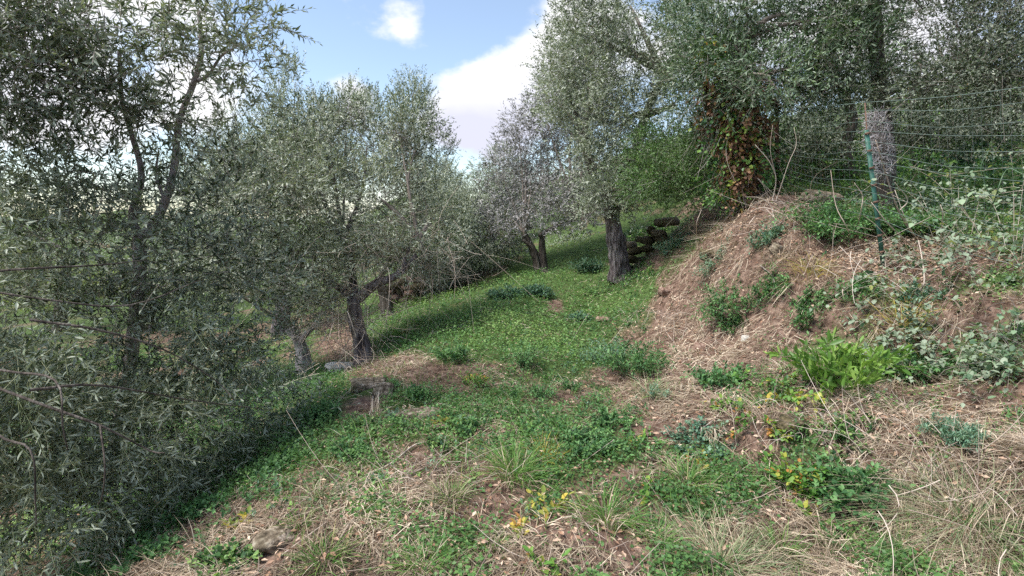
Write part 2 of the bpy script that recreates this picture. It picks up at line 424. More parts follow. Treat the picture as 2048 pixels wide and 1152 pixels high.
M_GRASS = leaf_mat('grass blade', [(0, (.05, .13, .03)), (.5, (.11, .24, .05)), (.85, (.24, .36, .1)), (1, (.5, .46, .2))], trans=.25)
M_GRASS_BLUE = leaf_mat('grey green blade', [(0, (.09, .16, .07)), (.45, (.19, .27, .13)), (.7, (.36, .36, .22)), (1, (.52, .46, .34))], trans=.2)
M_STRAW = leaf_mat('dry straw', [(0, (.08, .056, .038)), (.35, (.25, .19, .135)), (.7, (.47, .385, .285)), (1, (.72, .62, .49))], trans=.1, rough=.7)
M_DRYLEAF = leaf_mat('dry leaf', [(0, (.15, .08, .05)), (.4, (.34, .2, .13)), (.75, (.52, .37, .27)), (1, (.66, .52, .4))], trans=.1, rough=.7)
M_REDIVY = leaf_mat('brown ivy leaf', [(0, (.05, .025, .018)), (.45, (.2, .1, .06)), (.75, (.42, .25, .16)), (.92, (.42, .3, .1)), (1, (.25, .34, .07))], trans=.25)
M_IVY = leaf_mat('ivy leaf', [(0, (.03, .08, .03)), (.6, (.07, .17, .05)), (1, (.2, .34, .08))], trans=.2, rough=.4)
M_TWIG = leaf_mat('twig bark', [(0, (.09, .07, .06)), (.5, (.22, .19, .165)), (1, (.42, .38, .34))], trans=0, rough=.8)
M_DEADTWIG = leaf_mat('dead twig', [(0, (.2, .15, .12)), (.5, (.42, .34, .28)), (1, (.62, .54, .46))], trans=0, rough=.8)
M_GREENTWIG = leaf_mat('green stem', [(0, (.1, .14, .06)), (.5, (.22, .25, .13)), (1, (.4, .4, .25))], trans=0, rough=.7)
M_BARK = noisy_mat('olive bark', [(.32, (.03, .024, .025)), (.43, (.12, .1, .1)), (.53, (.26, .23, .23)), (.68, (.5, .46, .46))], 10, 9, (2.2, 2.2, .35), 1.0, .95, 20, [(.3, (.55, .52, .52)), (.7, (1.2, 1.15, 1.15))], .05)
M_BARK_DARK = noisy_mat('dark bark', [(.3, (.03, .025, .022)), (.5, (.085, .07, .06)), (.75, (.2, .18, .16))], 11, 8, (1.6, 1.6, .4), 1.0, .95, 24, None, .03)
M_BARK_PALE = noisy_mat('pale bark', [(.3, (.16, .13, .13)), (.5, (.3, .26, .26)), (.75, (.5, .46, .45))], 10, 7, (1.5, 1.5, .5), .6, .9, 22, None, .015)
M_STONE = noisy_mat('stone', [(.36, (.06, .048, .036)), (.48, (.17, .135, .105)), (.56, (.28, .235, .19)), (.66, (.44, .4, .35))], 26, 9, (1, 1, 1), 1.0, .95, 45, [(.3, (.6, .62, .52)), (.7, (1.1, 1.05, 1))], .015)
M_STONE_DARK = noisy_mat('mossy stone', [(.36, (.03, .027, .016)), (.5, (.09, .075, .04)), (.62, (.18, .145, .09))], 20, 8, (1, 1, 1), 1.0, .95, 40, None, .015)
M_STONE_RED = noisy_mat('reddish stone', [(.36, (.1, .06, .045)), (.5, (.24, .155, .12)), (.64, (.4, .3, .24))], 22, 8, (1, 1, 1), 1.0, .95, 40, None, .015)
M_STONE_PALE = noisy_mat('pale stone', [(.3, (.3, .28, .25)), (.5, (.5, .48, .43)), (.7, (.66, .63, .58))], 9, 8, (1, 1, 1), .4, .95, 30, None, .01)

def plain_mat(name, col, rough=.5, metal=0):
    m, nt, out = mat_base(name); N = nt.nodes
    b = N.new('ShaderNodeBsdfPrincipled'); b.inputs['Roughness'].default_value = rough; b.inputs['Metallic'].default_value = metal
    nz = N.new('ShaderNodeTexNoise'); nz.inputs['Scale'].default_value = 25; nz.inputs['Detail'].default_value = 5
    tc = N.new('ShaderNodeTexCoord'); nt.links.new(tc.outputs['Object'], nz.inputs['Vector'])
    c = ramp(nt, nz.outputs['Fac'], [(.35, tuple(q * .6 for q in col)), (.6, col), (.8, tuple(min(1, q * 1.25 + .03) for q in col))])
    nt.links.new(c, b.inputs['Base Color']); nt.links.new(b.outputs[0], out.inputs[0])
    return m
M_GREYFRIZZ = leaf_mat('grey dead growth', [(0, (.1, .09, .095)), (.5, (.3, .28, .29)), (1, (.55, .52, .54))], trans=0, rough=.8)
M_POST = plain_mat('green painted steel', (.045, .15, .11), .6)
M_RUST = plain_mat('rusty steel', (.16, .09, .06), .8)
M_WIRE = plain_mat('green coated wire', (.12, .17, .145), .6)

# ------------------------------------------------------------------ what covers the ground where
def gs(u, v, cu, cv, ru, rv):
    return np.exp(-((u - cu) / ru) ** 2 - ((v - cv) / rv) ** 2)
cn1 = Noise(21, 2.2); cn2 = Noise(22, 7.); cn3 = Noise(23, 1.0); cn4 = Noise(24, 16.)
GREEN_B = [(1040, 580, 200, 60, 1.0), (1000, 660, 200, 50, .85), (1150, 520, 110, 50, .8), (790, 655, 90, 45, 1.0), (880, 640, 60, 30, .5), (620, 790, 170, 55, .75),
           (520, 870, 200, 90, .6), (1080, 720, 170, 50, .45), (1000, 830, 170, 50, .35), (1060, 930, 90, 50, .3), (1500, 1000, 300, 90, .25),
           (1260, 600, 60, 50, .6), (1300, 460, 120, 50, .9), (1500, 900, 120, 50, .35), (1900, 400, 200, 120, .9), (1600, 620, 100, 40, .15), (900, 1060, 300, 60, .12),
           (1900, 300, 260, 100, .8), (300, 900, 300, 200, .4), (1200, 650, 60, 40, .5)]
BARE_B = [(1420, 640, 130, 120, 1.1), (1340, 830, 70, 70, .9), (1520, 470, 110, 60, 1.1), (1760, 510, 140, 35, 1.2), (820, 740, 110, 28, .8), (740, 815, 50, 28, .9),
          (800, 965, 120, 45, .6), (980, 1000, 80, 40, .5), (700, 1050, 130, 50, .5), (1740, 830, 200, 40, .7), (1900, 980, 180, 90, .6), (1000, 860, 60, 20, .3),
          (500, 1110, 120, 50, .5), (700, 690, 60, 40, .8), (960, 550, 50, 35, .7), (1110, 620, 20, 20, .6), (1250, 1100, 200, 60, .2), (1640, 580, 90, 60, .4), (560, 960, 80, 35, .45), (650, 895, 60, 25, .4), (470, 1030, 80, 35, .5), (1080, 1060, 160, 50, .3), (1110, 612, 24, 16, 1.0), (1850, 640, 220, 70, .35), (1900, 540, 160, 50, .5)]
def greenness(p):
    u, v = proj(p)
    g = np.full(u.shape, .42)
    for b in GREEN_B: g += b[4] * gs(u, v, *b[:4])
    for b in BARE_B: g -= b[4] * gs(u, v, *b[:4])
    g = g - .1 * np.exp(-(np.maximum(p[..., 1] - 2, 0) / 1.6) ** 2)
    far = p[..., 1] > 13
    g = np.where(far, np.maximum(g, .9), g)
    return g + .15 * cn1(p) + .15 * cn2(p) + .2 * cn4(p)

def build_ground():
    def axis(lo, hi, step, far, n):
        core = np.arange(lo, hi + 1e-6, step)
        k = np.linspace(0, 1, n)[1:]
        a = lo - (far * (k ** 2.6) + step * 6 * k); b = hi + (far * (k ** 2.6) + step * 6 * k)
        return np.r_[a[::-1], core, b]
    xs = axis(-9, 9, .115, 420, 30); ys = axis(-1.5, 15, .115, 420, 30)
    X, Y = np.meshgrid(xs, ys); Z = H(X, Y)
    V = np.stack([X, Y, Z], -1).reshape(-1, 3); nx = len(xs)
    i, j = np.meshgrid(np.arange(len(ys) - 1), np.arange(nx - 1), indexing='ij')
    A = (i * nx + j).ravel()
    Fc = np.stack([A, A + 1, A + nx + 1, A + nx], -1)
    m, nt, out = mat_base('ground'); N = nt.nodes; L = nt.links
    at = N.new('ShaderNodeAttribute'); at.attribute_name = 'tint'
    tc = N.new('ShaderNodeTexCoord')
    n1 = N.new('ShaderNodeTexNoise'); n1.inputs['Scale'].default_value = 14; n1.inputs['Detail'].default_value = 9; n1.inputs['Roughness'].default_value = .7
    n2 = N.new('ShaderNodeTexNoise'); n2.inputs['Scale'].default_value = 70; n2.inputs['Detail'].default_value = 4
    L.new(tc.outputs['Object'], n1.inputs['Vector']); L.new(tc.outputs['Object'], n2.inputs['Vector'])
    soil = ramp(nt, n1.outputs['Fac'], [(.3, (.05, .03, .022)), (.46, (.125, .08, .06)), (.58, (.23, .155, .12)), (.75, (.36, .27, .215))])
    gr = ramp(nt, n1.outputs['Fac'], [(.3, (.03, .045, .018)), (.5, (.07, .11, .035)), (.7, (.12, .18, .06))])
    mr = N.new('ShaderNodeMapRange'); mr.inputs['From Min'].default_value = .3; mr.inputs['From Max'].default_value = .8
    ad = N.new('ShaderNodeMath'); ad.operation = 'ADD'; L.new(at.outputs['Fac'], ad.inputs[0])
    ms = N.new('ShaderNodeMath'); ms.operation = 'MULTIPLY_ADD'; L.new(n2.outputs['Fac'], ms.inputs[0]); ms.inputs[1].default_value = .6; ms.inputs[2].default_value = -.3
    L.new(ms.outputs[0], ad.inputs[1]); L.new(ad.outputs[0], mr.inputs['Value'])
    mx = N.new('ShaderNodeMix'); mx.data_type = 'RGBA'
    L.new(mr.outputs[0], mx.inputs['Factor']); L.new(soil, mx.inputs['A']); L.new(gr, mx.inputs['B'])
    b = N.new('ShaderNodeBsdfPrincipled'); b.inputs['Roughness'].default_value = .95; b.inputs['Specular IOR Level'].default_value = .1
    L.new(mx.outputs['Result'], b.inputs['Base Color'])
    bp = N.new('ShaderNodeBump'); bp.inputs['Strength'].default_value = .8; bp.inputs['Distance'].default_value = .03
    L.new(n2.outputs['Fac'], bp.inputs['Height']); L.new(bp.outputs[0], b.inputs['Normal']); L.new(b.outputs[0], out.inputs[0])
    me = mesh('ground', V, Fc, m, np.clip(greenness(V), 0, 1), True)
    tag(obj('ground', me), kind='structure')
build_ground()

def scatter_pts(n, ymin=1.7, ymax=15, p=1.25, side=1.06):
    """points on the ground, denser near the viewer"""
    t = rng.uniform(0, 1, n); q = 1 - p
    y = (ymin ** q + t * (ymax ** q - ymin ** q)) ** (1 / q)
    x = rng.uniform(-1, 1, n) * (y * side + .5)
    z = H(x, y)
    return np.stack([x, y, z], -1)

def slope_n(p):
    e = .06
    dx = (H(p[:, 0] + e, p[:, 1]) - H(p[:, 0] - e, p[:, 1])) / (2 * e); dy = (H(p[:, 0], p[:, 1] + e) - H(p[:, 0], p[:, 1] - e)) / (2 * e)
    return nrm(np.stack([-dx, -dy, np.ones_like(dx)], -1))

CLEAR = [(736, 778, .17), (769, 792, .14), (832, 834, .2), (815, 838, .17), (690, 740, .25), (642, 762, .16), (548, 1104, .13), (715, 815, .2), (735, 812, .17), (700, 835, .12), (1370, 880, .14), (1390, 850, .12)]
CLEAR = [(G(a, b), r) for a, b, r in CLEAR]
def clear(p):
    k = np.ones(len(p), bool)
    for c, r in CLEAR: k &= ((p[:, 0] - c[0]) ** 2 + (p[:, 1] - c[1]) ** 2) > r * r
    return k

def ground_cover():
    # small round leaves (clover, ivy, oxalis) in a mat
    p = scatter_pts(290000, ymax=14); g = greenness(p)
    keep = rng.uniform(size=len(p)) < np.clip((g - .08) * 1.1, .05, 1) * clear(p)
    p = p[keep]; g = g[keep]; n = len(p)
    nn = slope_n(p)
    h = rng.uniform(.0, 1, n) ** 1.2 * np.clip(.03 + .09 * g, .02, .14)
    pos = p + nn * h[:, None]
    a = rng.uniform(0, 6.28, n); ax = np.stack([np.cos(a), np.sin(a), rng.normal(size=n) * .35], -1)
    nv = nn + rng.normal(size=(n, 3)) * .38
    s = nrm(np.cross(ax, nv)); ax = nrm(ax); up = np.cross(s, ax)
    sz = rng.uniform(.012, .027, n) * np.clip(p[:, 1] / 5, 1, 1.5)
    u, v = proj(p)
    tint = np.clip(.45 + .16 * cn1(p) + .2 * cn3(p) + rng.normal(size=n) * .12 + .08 * (u > 700) - .12 * gs(u, v, 1060, 600, 110, 35) - .4 * gs(u, v, 350, 950, 280, 200) - .7 * gs(u, v, 1850, 310, 330, 130), 0, .97)  # last two gaussians paint shade on the left and upper right slopes
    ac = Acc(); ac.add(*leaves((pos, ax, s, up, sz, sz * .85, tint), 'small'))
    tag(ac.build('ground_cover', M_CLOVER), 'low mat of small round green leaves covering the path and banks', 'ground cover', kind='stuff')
    # dry straw and stems lying on the ground
    p = scatter_pts(150000, p=1.35); g = greenness(p) + .35 * np.maximum(cn2(p + 3), 0)
    keep = rng.uniform(size=len(p)) < np.clip(1.0 - g * .65, .22, 1) * np.where(p[:, 0] > .8, 1, .85)
    keep &= clear(p) | (rng.uniform(size=len(p)) < .12)
    keep &= (p[:, 1] < 14) & ((cn1(p + 7) + .5 * cn2(p + 7)) < 1.25)
    p = p[keep]; n = len(p); nn = slope_n(p)
    a = rng.uniform(0, 6.28, n); d = np.stack([np.cos(a), np.sin(a), np.zeros(n)], -1)
    down = np.stack([nn[:, 0], nn[:, 1], np.zeros(n)], -1) * 2.2     # stems drape down the slope
    d = nrm(d + down); d = nrm(d - nn * (d * nn).sum(-1, keepdims=True) + nn * (rng.normal(size=(n, 1)) * .28 + .12))
    ln = rng.uniform(.035, .14, n) * (1 + 1.4 * rng.uniform(size=n) ** 5)
    bend = np.cross(nn, d) * (rng.normal(size=(n, 1)) * .3 * ln[:, None]) - nn * (ln * .06)[:, None]
    wd = rng.uniform(.0018, .0045, n) * np.clip(p[:, 1] / 4, 1, 2.2)
    pos = p + nn * rng.uniform(.004, .035, (n, 1)) - d * ln[:, None] * .4
    V, Fc, k = blades(pos, d, ln, wd, bend, 2)
    u, v = proj(p)
    tint = np.clip(.5 + .2 * cn2(p) + rng.normal(size=n) * .2 + .1 * gs(u, v, 1380, 680, 150, 120), 0, 1)
    ac = Acc(); ac.add(V, Fc, np.repeat(tint, k))
    tag(ac.build('dry_straw', M_STRAW), 'tangle of pale dry stems lying over the bank and path', 'dry grass', kind='stuff')
    # short living grass among it
    p = scatter_pts(85000, p=1.9); g = greenness(p)
    keep = rng.uniform(size=len(p)) < np.clip(.12 + g * .6 + .25 * cn3(p + 5), .02, .8) * clear(p)
    p = p[keep]; n = len(p); nn = slope_n(p)
    d = nrm(nn + rng.normal(size=(n, 3)) * .55 + np.array([0, 0, .4])); ln = rng.uniform(.04, .13, n)
    bend = rng.normal(size=(n, 3)) * (ln * .35)[:, None] - np.array([0, 0, 1]) * (ln * .35)[:, None]
    V, Fc, k = blades(p, d, ln, rng.uniform(.002, .0045, n) * np.clip(p[:, 1] / 4, 1, 2), bend, 2)
    ac = Acc(); ac.add(V, Fc, np.repeat(np.clip(.5 + rng.normal(size=n) * .22, 0, 1), k))
    tag(ac.build('short_grass', M_GRASS), 'short thin green grass growing between the straw', 'grass', kind='stuff')
    # leaf litter: fallen leaves, thickest on the ledge under the fence
    p = scatter_pts(170000, p=1.1); u, v = proj(p)
    dens = .05 + 1.2 * gs(u, v, 1780, 505, 170, 45) + .5 * gs(u, v, 1500, 440, 110, 60) + .25 * gs(u, v, 1380, 620, 120, 100) + .15 * gs(u, v, 1700, 850, 300, 60)
    keep = (rng.uniform(size=len(p)) < dens) & (p[:, 1] < 12)
    p = p[keep]; n = len(p); nn = slope_n(p)
    a = rng.uniform(0, 6.28, n); ax = np.stack([np.cos(a), np.sin(a), rng.normal(size=n) * .2], -1)
    ax = nrm(ax - nn * (ax * nn).sum(-1, keepdims=True) * .8); s = nrm(np.cross(ax, nn + rng.normal(size=(n, 3)) * .45)); up = np.cross(s, ax)
    sz = rng.uniform(.025, .05, n)
    ac = Acc(); ac.add(*leaves((p + nn * rng.uniform(.008, .04, (n, 1)), ax, s, up, sz, sz * .4, rng.uniform(0, 1, n)), 'small'))
    tag(ac.build('leaf_litter', M_DRYLEAF), 'brown fallen leaves lying thick on the ledge below the fence', 'leaf litter', kind='stuff')
    # taller mixed weeds that break the mat
    def weeds(name, label, n, mat, hl, leaf, width, nl, gmin, off, ymax, lk='oval'):
        p = scatter_pts(n, ymin=2.5, ymax=ymax, p=.8); g = greenness(p) + .4 * cn1(p + off)
        p = p[clear(p) & (g > gmin) & (rng.uniform(size=len(p)) < .35 + .5 * (g - gmin))]; m_ = len(p) * 4
        q = np.repeat(p, 4, 0) + rng.normal(size=(m_, 3)) * np.array([.04, .04, 0]); q[:, 2] = H(q[:, 0], q[:, 1])
        d = nrm(rng.normal(size=(m_, 3)) * .5 + np.array([0, 0, 1.])); ln = rng.uniform(hl[0], hl[1], m_)
        fr = sprig_frames(q, d, ln, nl, leaf, width, .3, 60, .15, flat=.75)
        ac = Acc(); ac.add(*leaves(fr, lk)); tag(ac.build(name, mat), label, 'weeds', kind='stuff')
    weeds('nettle_growth', 'knee-low dull green weeds growing in patches over the path', 2000, M_NETTLE, (.07, .25), .038, .019, 8, .45, 11, 13, 'small')
    weeds('light_weeds', 'light green leafy weeds scattered between the darker ones', 1000, M_LIGHTWEED, (.05, .19), .034, .022, 6, .35, 31, 12, 'small')
    weeds('blue_weeds', 'bluish green feathery weeds scattered along the foot of the bank', 500, M_BLUEWEED, (.04, .14), .03, .011, 9, .3, 57, 10, 'small')
    # bunches of dead grass hanging down the bank
    p = scatter_pts(3000, ymin=2.2, ymax=9, p=.9); g = greenness(p); u, v = proj(p)
    p = p[(g < .35) & ((p[:, 0] > .8) | (rng.uniform(size=len(p)) < .2))]; k_ = 15; m_ = len(p) * k_
    nn = np.repeat(slope_n(p), k_, 0); q = np.repeat(p, k_, 0) + rng.normal(size=(m_, 3)) * np.array([.03, .03, 0]); q[:, 2] = H(q[:, 0], q[:, 1])
    dirb = np.repeat(rng.normal(size=(len(p), 3)) * .5, k_, 0)
    d = nrm(nn * .8 + rng.normal(size=(m_, 3)) * .5 + dirb); ln = rng.uniform(.06, .24, m_)
    down = np.stack([nn[:, 0] * 1.6, nn[:, 1] * 1.6, -np.ones(m_) * .8], -1)
    V, Fc, k = blades(q, d, ln, rng.uniform(.002, .005, m_), (down + dirb * .6) * (ln * .75)[:, None], 3)
    ac = Acc(); ac.add(V, Fc, np.repeat(np.clip(.6 + rng.normal(size=m_) * .22, 0, 1), k))
    tag(ac.build('dead_grass', M_STRAW), 'bunches of dead grass hanging down the face of the bank', 'dry grass', kind='stuff')
    # fallen twigs
    p = scatter_pts(1500, p=1.4); m_ = len(p); nn = slope_n(p); d = rng.normal(size=(m_, 3)); d = nrm(d - nn * (d * nn).sum(-1, keepdims=True) + nn * .08)
    ln = rng.uniform(.06, .3, m_)
    V, Fc, k = strands(p + nn * .012, d, ln, rng.uniform(.0013, .0032, m_), rng.normal(size=(m_, 3)) * (ln * .15)[:, None], 3, 3, .5)
    ac = Acc(); ac.add(V, Fc, np.repeat(rng.uniform(0, .8, m_), k))
    tag(ac.build('fallen_twigs', M_DEADTWIG), 'short fallen twigs strewn over the path and the bank', 'twigs', kind='stuff')
    # crumbs of soil and little stones
    p = scatter_pts(5000, p=1.6); n = len(p)
    r = rng.uniform(.004, .014, n)[:, None] * rng.uniform(.6, 1.3, (n, 3))
    tv = np.array([(1, 0, 0), (0, 1, 0), (-1, 0, 0), (0, -1, 0), (0, 0, .8), (0, 0, -.8)]) + 0.
    tf = np.array([(0, 1, 4), (1, 2, 4), (2, 3, 4), (3, 0, 4), (1, 0, 5), (2, 1, 5), (3, 2, 5), (0, 3, 5)])
    V = (p[:, None] + tv[None] * r[:, None] + rng.normal(size=(n, 6, 3)) * .002).reshape(-1, 3)
    ac = Acc(); ac.add(V, (tf[None] + (np.arange(n) * 6)[:, None, None]).reshape(-1, 3), np.repeat(rng.uniform(0, 1, n), 6))
    tag(ac.build('soil_crumbs', M_DRYLEAF), 'small crumbs of soil and gravel lying on the bare ground', 'gravel', kind='stuff')
ground_cover()

# ------------------------------------------------------------------ trees
LEAFCOUNT = [0]; DENS = 1.0
def ellipsoid_pts(c, r, n, shell=.45, rr=None):
    rr = rr or rng
    d = sphere_dirs(n, rr)
    k = 1 - rr.uniform(0, 1, n) ** 1.6 * (1 - shell) * 1.0
    k *= 1 + rr.normal(size=n) * .07
    return c + d * k[:, None] * r, d

def leaf_objects(fr, idx, kind, mat, parent, name='leaf'):
    """the leaves idx of a frame set as single objects that share four meshes"""
    tv, tf = LEAF[kind]
    ms = []
    for k in range(5):
        me = mesh('leaf', tv * np.array([1, 1, 1]), tf, mat, np.full(len(tv), .1 + .2 * k)); ms.append(me)
    base = np.array(parent.location)
    pos, ax, s, up, ln, wd, tint = fr
    for i in idx:
        o = bpy.data.objects.new(name, ms[int(min(4, tint[i] * 5))]); COL.objects.link(o); o.parent = parent
        M = Matrix.Identity(4)
        for r in range(3):
            M[r][0] = float(ax[i][r] * ln[i]); M[r][1] = float(s[i][r] * wd[i]); M[r][2] = float(up[i][r] * ln[i]); M[r][3] = float(pos[i][r] - base[r])
        o.matrix_basis = M

def tree(label, base, trunk, r0, r1, blobs, limbs=(), leaf=.064, width=.018, mat=None, bark=None, kind='olive', dens=1., twigs=1., group='olive trees along the terrace',
         name='olive_tree', nl=12, splen=.3, droop=.1, upb=.35, gap=-.6, parts=0, flute=.2, spread=42, seed=0, twigmat=None, cat='tree', bare=0, trunk_sub=4, twigr=1., second=None, autolimb=True):
    r = np.random.default_rng(100 + seed)
    mat = mat or M_OLIVE; bark = bark or M_BARK
    B = P(*base); B[2] = H(B[0], B[1]) - .06
    T = thing(name, B, label, cat, group)
    pts = [B] + [P(*q) for q in trunk]
    rad = np.linspace(r0, r1, len(pts)); rad[0] = r0 * 1.35
    ac = Acc(); V, Fc = tube(pts, rad, 26, flute, seed, sub=trunk_sub * 3, wob=r0 * .22); ac.add(V, Fc, .5)
    if second:
        for (sp, sr) in second:
            q = [P(*z) for z in sp]
            V, Fc = tube(q, np.linspace(sr, sr * .6, len(q)), 18, flute, seed + 31, sub=trunk_sub * 3, wob=r0 * .25); ac.add(V, Fc, .5)
    ac.build('trunk', bark, T, smooth=True)
    top = pts[-1]; nodes = list(pts[-2:])
    for (lp, lr) in limbs:
        q = [P(*z) for z in lp]
        V, Fc = tube(q, np.linspace(lr, lr * .35, len(q)), 10, flute * .7, seed + 3, sub=4, wob=lr * .35)
        a2 = Acc(); a2.add(V, Fc, .5); a2.build('limb', bark, T, smooth=True)
        nodes += q[1:]
    tw = Acc(); lf = Acc(); nf = Noise(seed + 50, 2.3); nf2 = Noise(seed + 51, 5.5)
    frs = []
    cen = [P(b[0], b[1], b[2]) for b in blobs]
    allc = np.mean(cen, 0)
    for bi, b in enumerate(blobs):
        u, v, Y, ru, rv = b[:5]; dep = b[5] if len(b) > 5 else .5 * (ru + rv) * Y / F; dd = b[6] if len(b) > 6 else 1.
        c = cen[bi]; R = np.array([ru * Y / F, dep, rv * Y / F])
        # a limb reaches into every part of the crown
        if autolimb:
            nd = min(nodes, key=lambda q: np.linalg.norm(q - c) + (0 if q is top else .05))
            mid = (nd + c) / 2 + r.normal(size=3) * .08 + np.array([0, 0, .08])
            rr_ = r1 * .45 * (min(R) / .8 + .3)
            V, Fc = tube([nd, mid, c], np.linspace(min(rr_, r1 * .7), rr_ * .25, 3), 7, 0, seed, sub=4, wob=.015)
            tw.add(V, Fc, .35)
        # second order branches
        nb = int(14 * twigs * max(1, R[0] * R[2] * 2))
        e, ed = ellipsoid_pts(c, R * .85, nb, .7, r)
        st = c + (e - c) * r.uniform(0, .4, (nb, 1)) + r.normal(size=(nb, 3)) * .05
        dv = e - st; ln = np.linalg.norm(dv, axis=1)
        V, Fc, k = strands(st, nrm(dv), ln, r.uniform(.004, .011, nb) * twigr * (.5 if Y < 4.5 else 1) * np.clip(ln, .5, 2), r.normal(size=(nb, 3)) * (.22 * ln)[:, None], 5, 3, .3)
        tw.add(V, Fc, np.repeat(r.uniform(0, .6, nb), k))
        # bare fine twigs
        nb = int((50 + bare) * twigs * max(.3, R[0] * R[2]) * .9)
        e, ed = ellipsoid_pts(c, R, nb, .35, r); kk_ = (nf(e) + .5 * nf2(e)) > gap; e = e[kk_]; ed = ed[kk_]; nb = len(e)
        dv = nrm(ed * .5 + r.normal(size=(nb, 3)) * .7 + np.array([0, 0, .1])); ln = r.uniform(.15, .5, nb)
        V, Fc, k = strands(e - dv * ln[:, None] * .5, dv, ln, r.uniform(.0014, .0032, nb) * twigr, r.normal(size=(nb, 3)) * (.25 * ln)[:, None], 3, 3, .5)
        tw.add(V, Fc, np.repeat(r.uniform(.2, 1, nb), k))
        # leafy sprigs
        ns = int(620 * DENS * dens * dd * (R[0] * R[2] + R[0] * R[1] * .5 + R[1] * R[2] * .5))
        p, dr = ellipsoid_pts(c, R, ns, .3, r)
        keep = (nf(p) + .5 * nf2(p)) > gap
        p = p[keep]; dr = dr[keep]; m_ = len(p)
        if m_ == 0: continue
        d = nrm(dr * .75 + np.array([0, 0, upb]) + r.normal(size=(m_, 3)) * .5)
        ln = splen * r.uniform(.55, 1.3, m_)
        tn = np.clip(.47 + .13 * nf2(p) + .15 * nf(p + 3) + r.normal(size=m_) * .13, 0, 1)
        fr = sprig_frames(p, d, ln, nl, leaf, width, droop, spread, tint=tn, flat=.3, r=r)
        if Y < 9:
            q = r.uniform(size=m_) < (1 if Y < 4.5 else .35)
            V, Fc, k = strands(p[q], d[q], ln[q], np.full(q.sum(), .0022 * twigr), np.array([0, 0, -1.]) * (droop * ln[q])[:, None], 2 if Y < 4.5 else 1, 3, .5)
            tw.add(V, Fc, np.repeat(r.uniform(.3, .9, q.sum()), k))
        frs.append(fr)
    fr = tuple(np.concatenate([f[i] for f in frs]) for i in range(7))
    n = len(fr[0]); LEAFCOUNT[0] += n
    mask = np.ones(n, bool)
    if parts:
        u, v = proj(fr[0]); dist = fr[0][:, 1].copy(); dist[(u < 0) | (u > 2048) | (v < 0) | (v > 1152) | (dist < .6)] = 99
        idx = np.argsort(dist)[:parts]; mask[idx] = False
        leaf_objects(fr, idx, kind if kind != 'olive' else 'oliveL', mat, T)
    lf.add(*leaves(tuple(f[mask] for f in fr), kind))
    tw.build('twigs', twigmat or M_TWIG, T, kind='stuff')
    lf.build('crown', mat, T, kind='stuff')
    return T

# the leaning olive left of the path
tree('leaning forked olive on the left edge of the path with a round grey-green crown', (737, 727, 6.9), [(728, 680, 6.9), (716, 630, 6.9), (712, 598, 6.9)], .115, .085,
     [(520, 430, 6.6, 110, 120, .9), (640, 380, 6.9, 130, 115, 1.0), (760, 400, 7.1, 110, 115, .9), (855, 440, 7.3, 75, 70, .7), (830, 300, 7.6, 60, 90, .6), (640, 270, 7.4, 95, 70, .6), (735, 290, 7.4, 70, 75, .6),
      (600, 520, 6.7, 110, 50, .6), (720, 500, 7.0, 90, 40, .6), (840, 520, 7.2, 50, 40, .45), (640, 595, 6.7, 50, 25, .35), (460, 540, 6.9, 80, 60, .6), (560, 330, 7.2, 90, 80, .7), (800, 270, 7.7, 30, 40, .35, .6), (700, 240, 7.6, 25, 40, .3, .6)],
     limbs=[([(712, 600, 6.9), (745, 568, 6.8), (790, 548, 6.8), (830, 510, 6.9)], .075), ([(712, 600, 6.9), (680, 575, 7.0), (640, 550, 7.0), (610, 535, 6.9)], .06), ([(712, 600, 6.9), (706, 540, 7.1), (690, 480, 7.1)], .05),
            ([(805, 545, 6.8), (812, 505, 6.9), (835, 480, 7.1)], .03)],
     dens=1.2, twigs=1.6, bare=160, seed=1, gap=-.6, leaf=.068, width=.019)
tree('short pale-based olive trunk on the lower terrace left of the leaning forked olive', (605, 742, 7.6), [(602, 705, 7.6), (592, 675, 7.6), (582, 655, 7.6)], .11, .08,
     [(500, 600, 7.4, 100, 50, .8), (590, 620, 7.6, 60, 30, .6), (420, 560, 7.2, 90, 70, .9)],
     limbs=[([(595, 690, 7.6), (610, 668, 7.6), (640, 640, 7.7)], .06)], bark=M_BARK_PALE, seed=2, dens=1.2, mat=M_OLIVE_DARK)
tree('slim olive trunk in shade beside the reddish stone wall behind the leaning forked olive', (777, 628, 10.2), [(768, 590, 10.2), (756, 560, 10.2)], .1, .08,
     [(800, 470, 10.4, 80, 60, 1), (890, 440, 10.4, 60, 75, .9), (860, 380, 10.4, 60, 60, .8)], seed=3, bark=M_BARK_DARK)
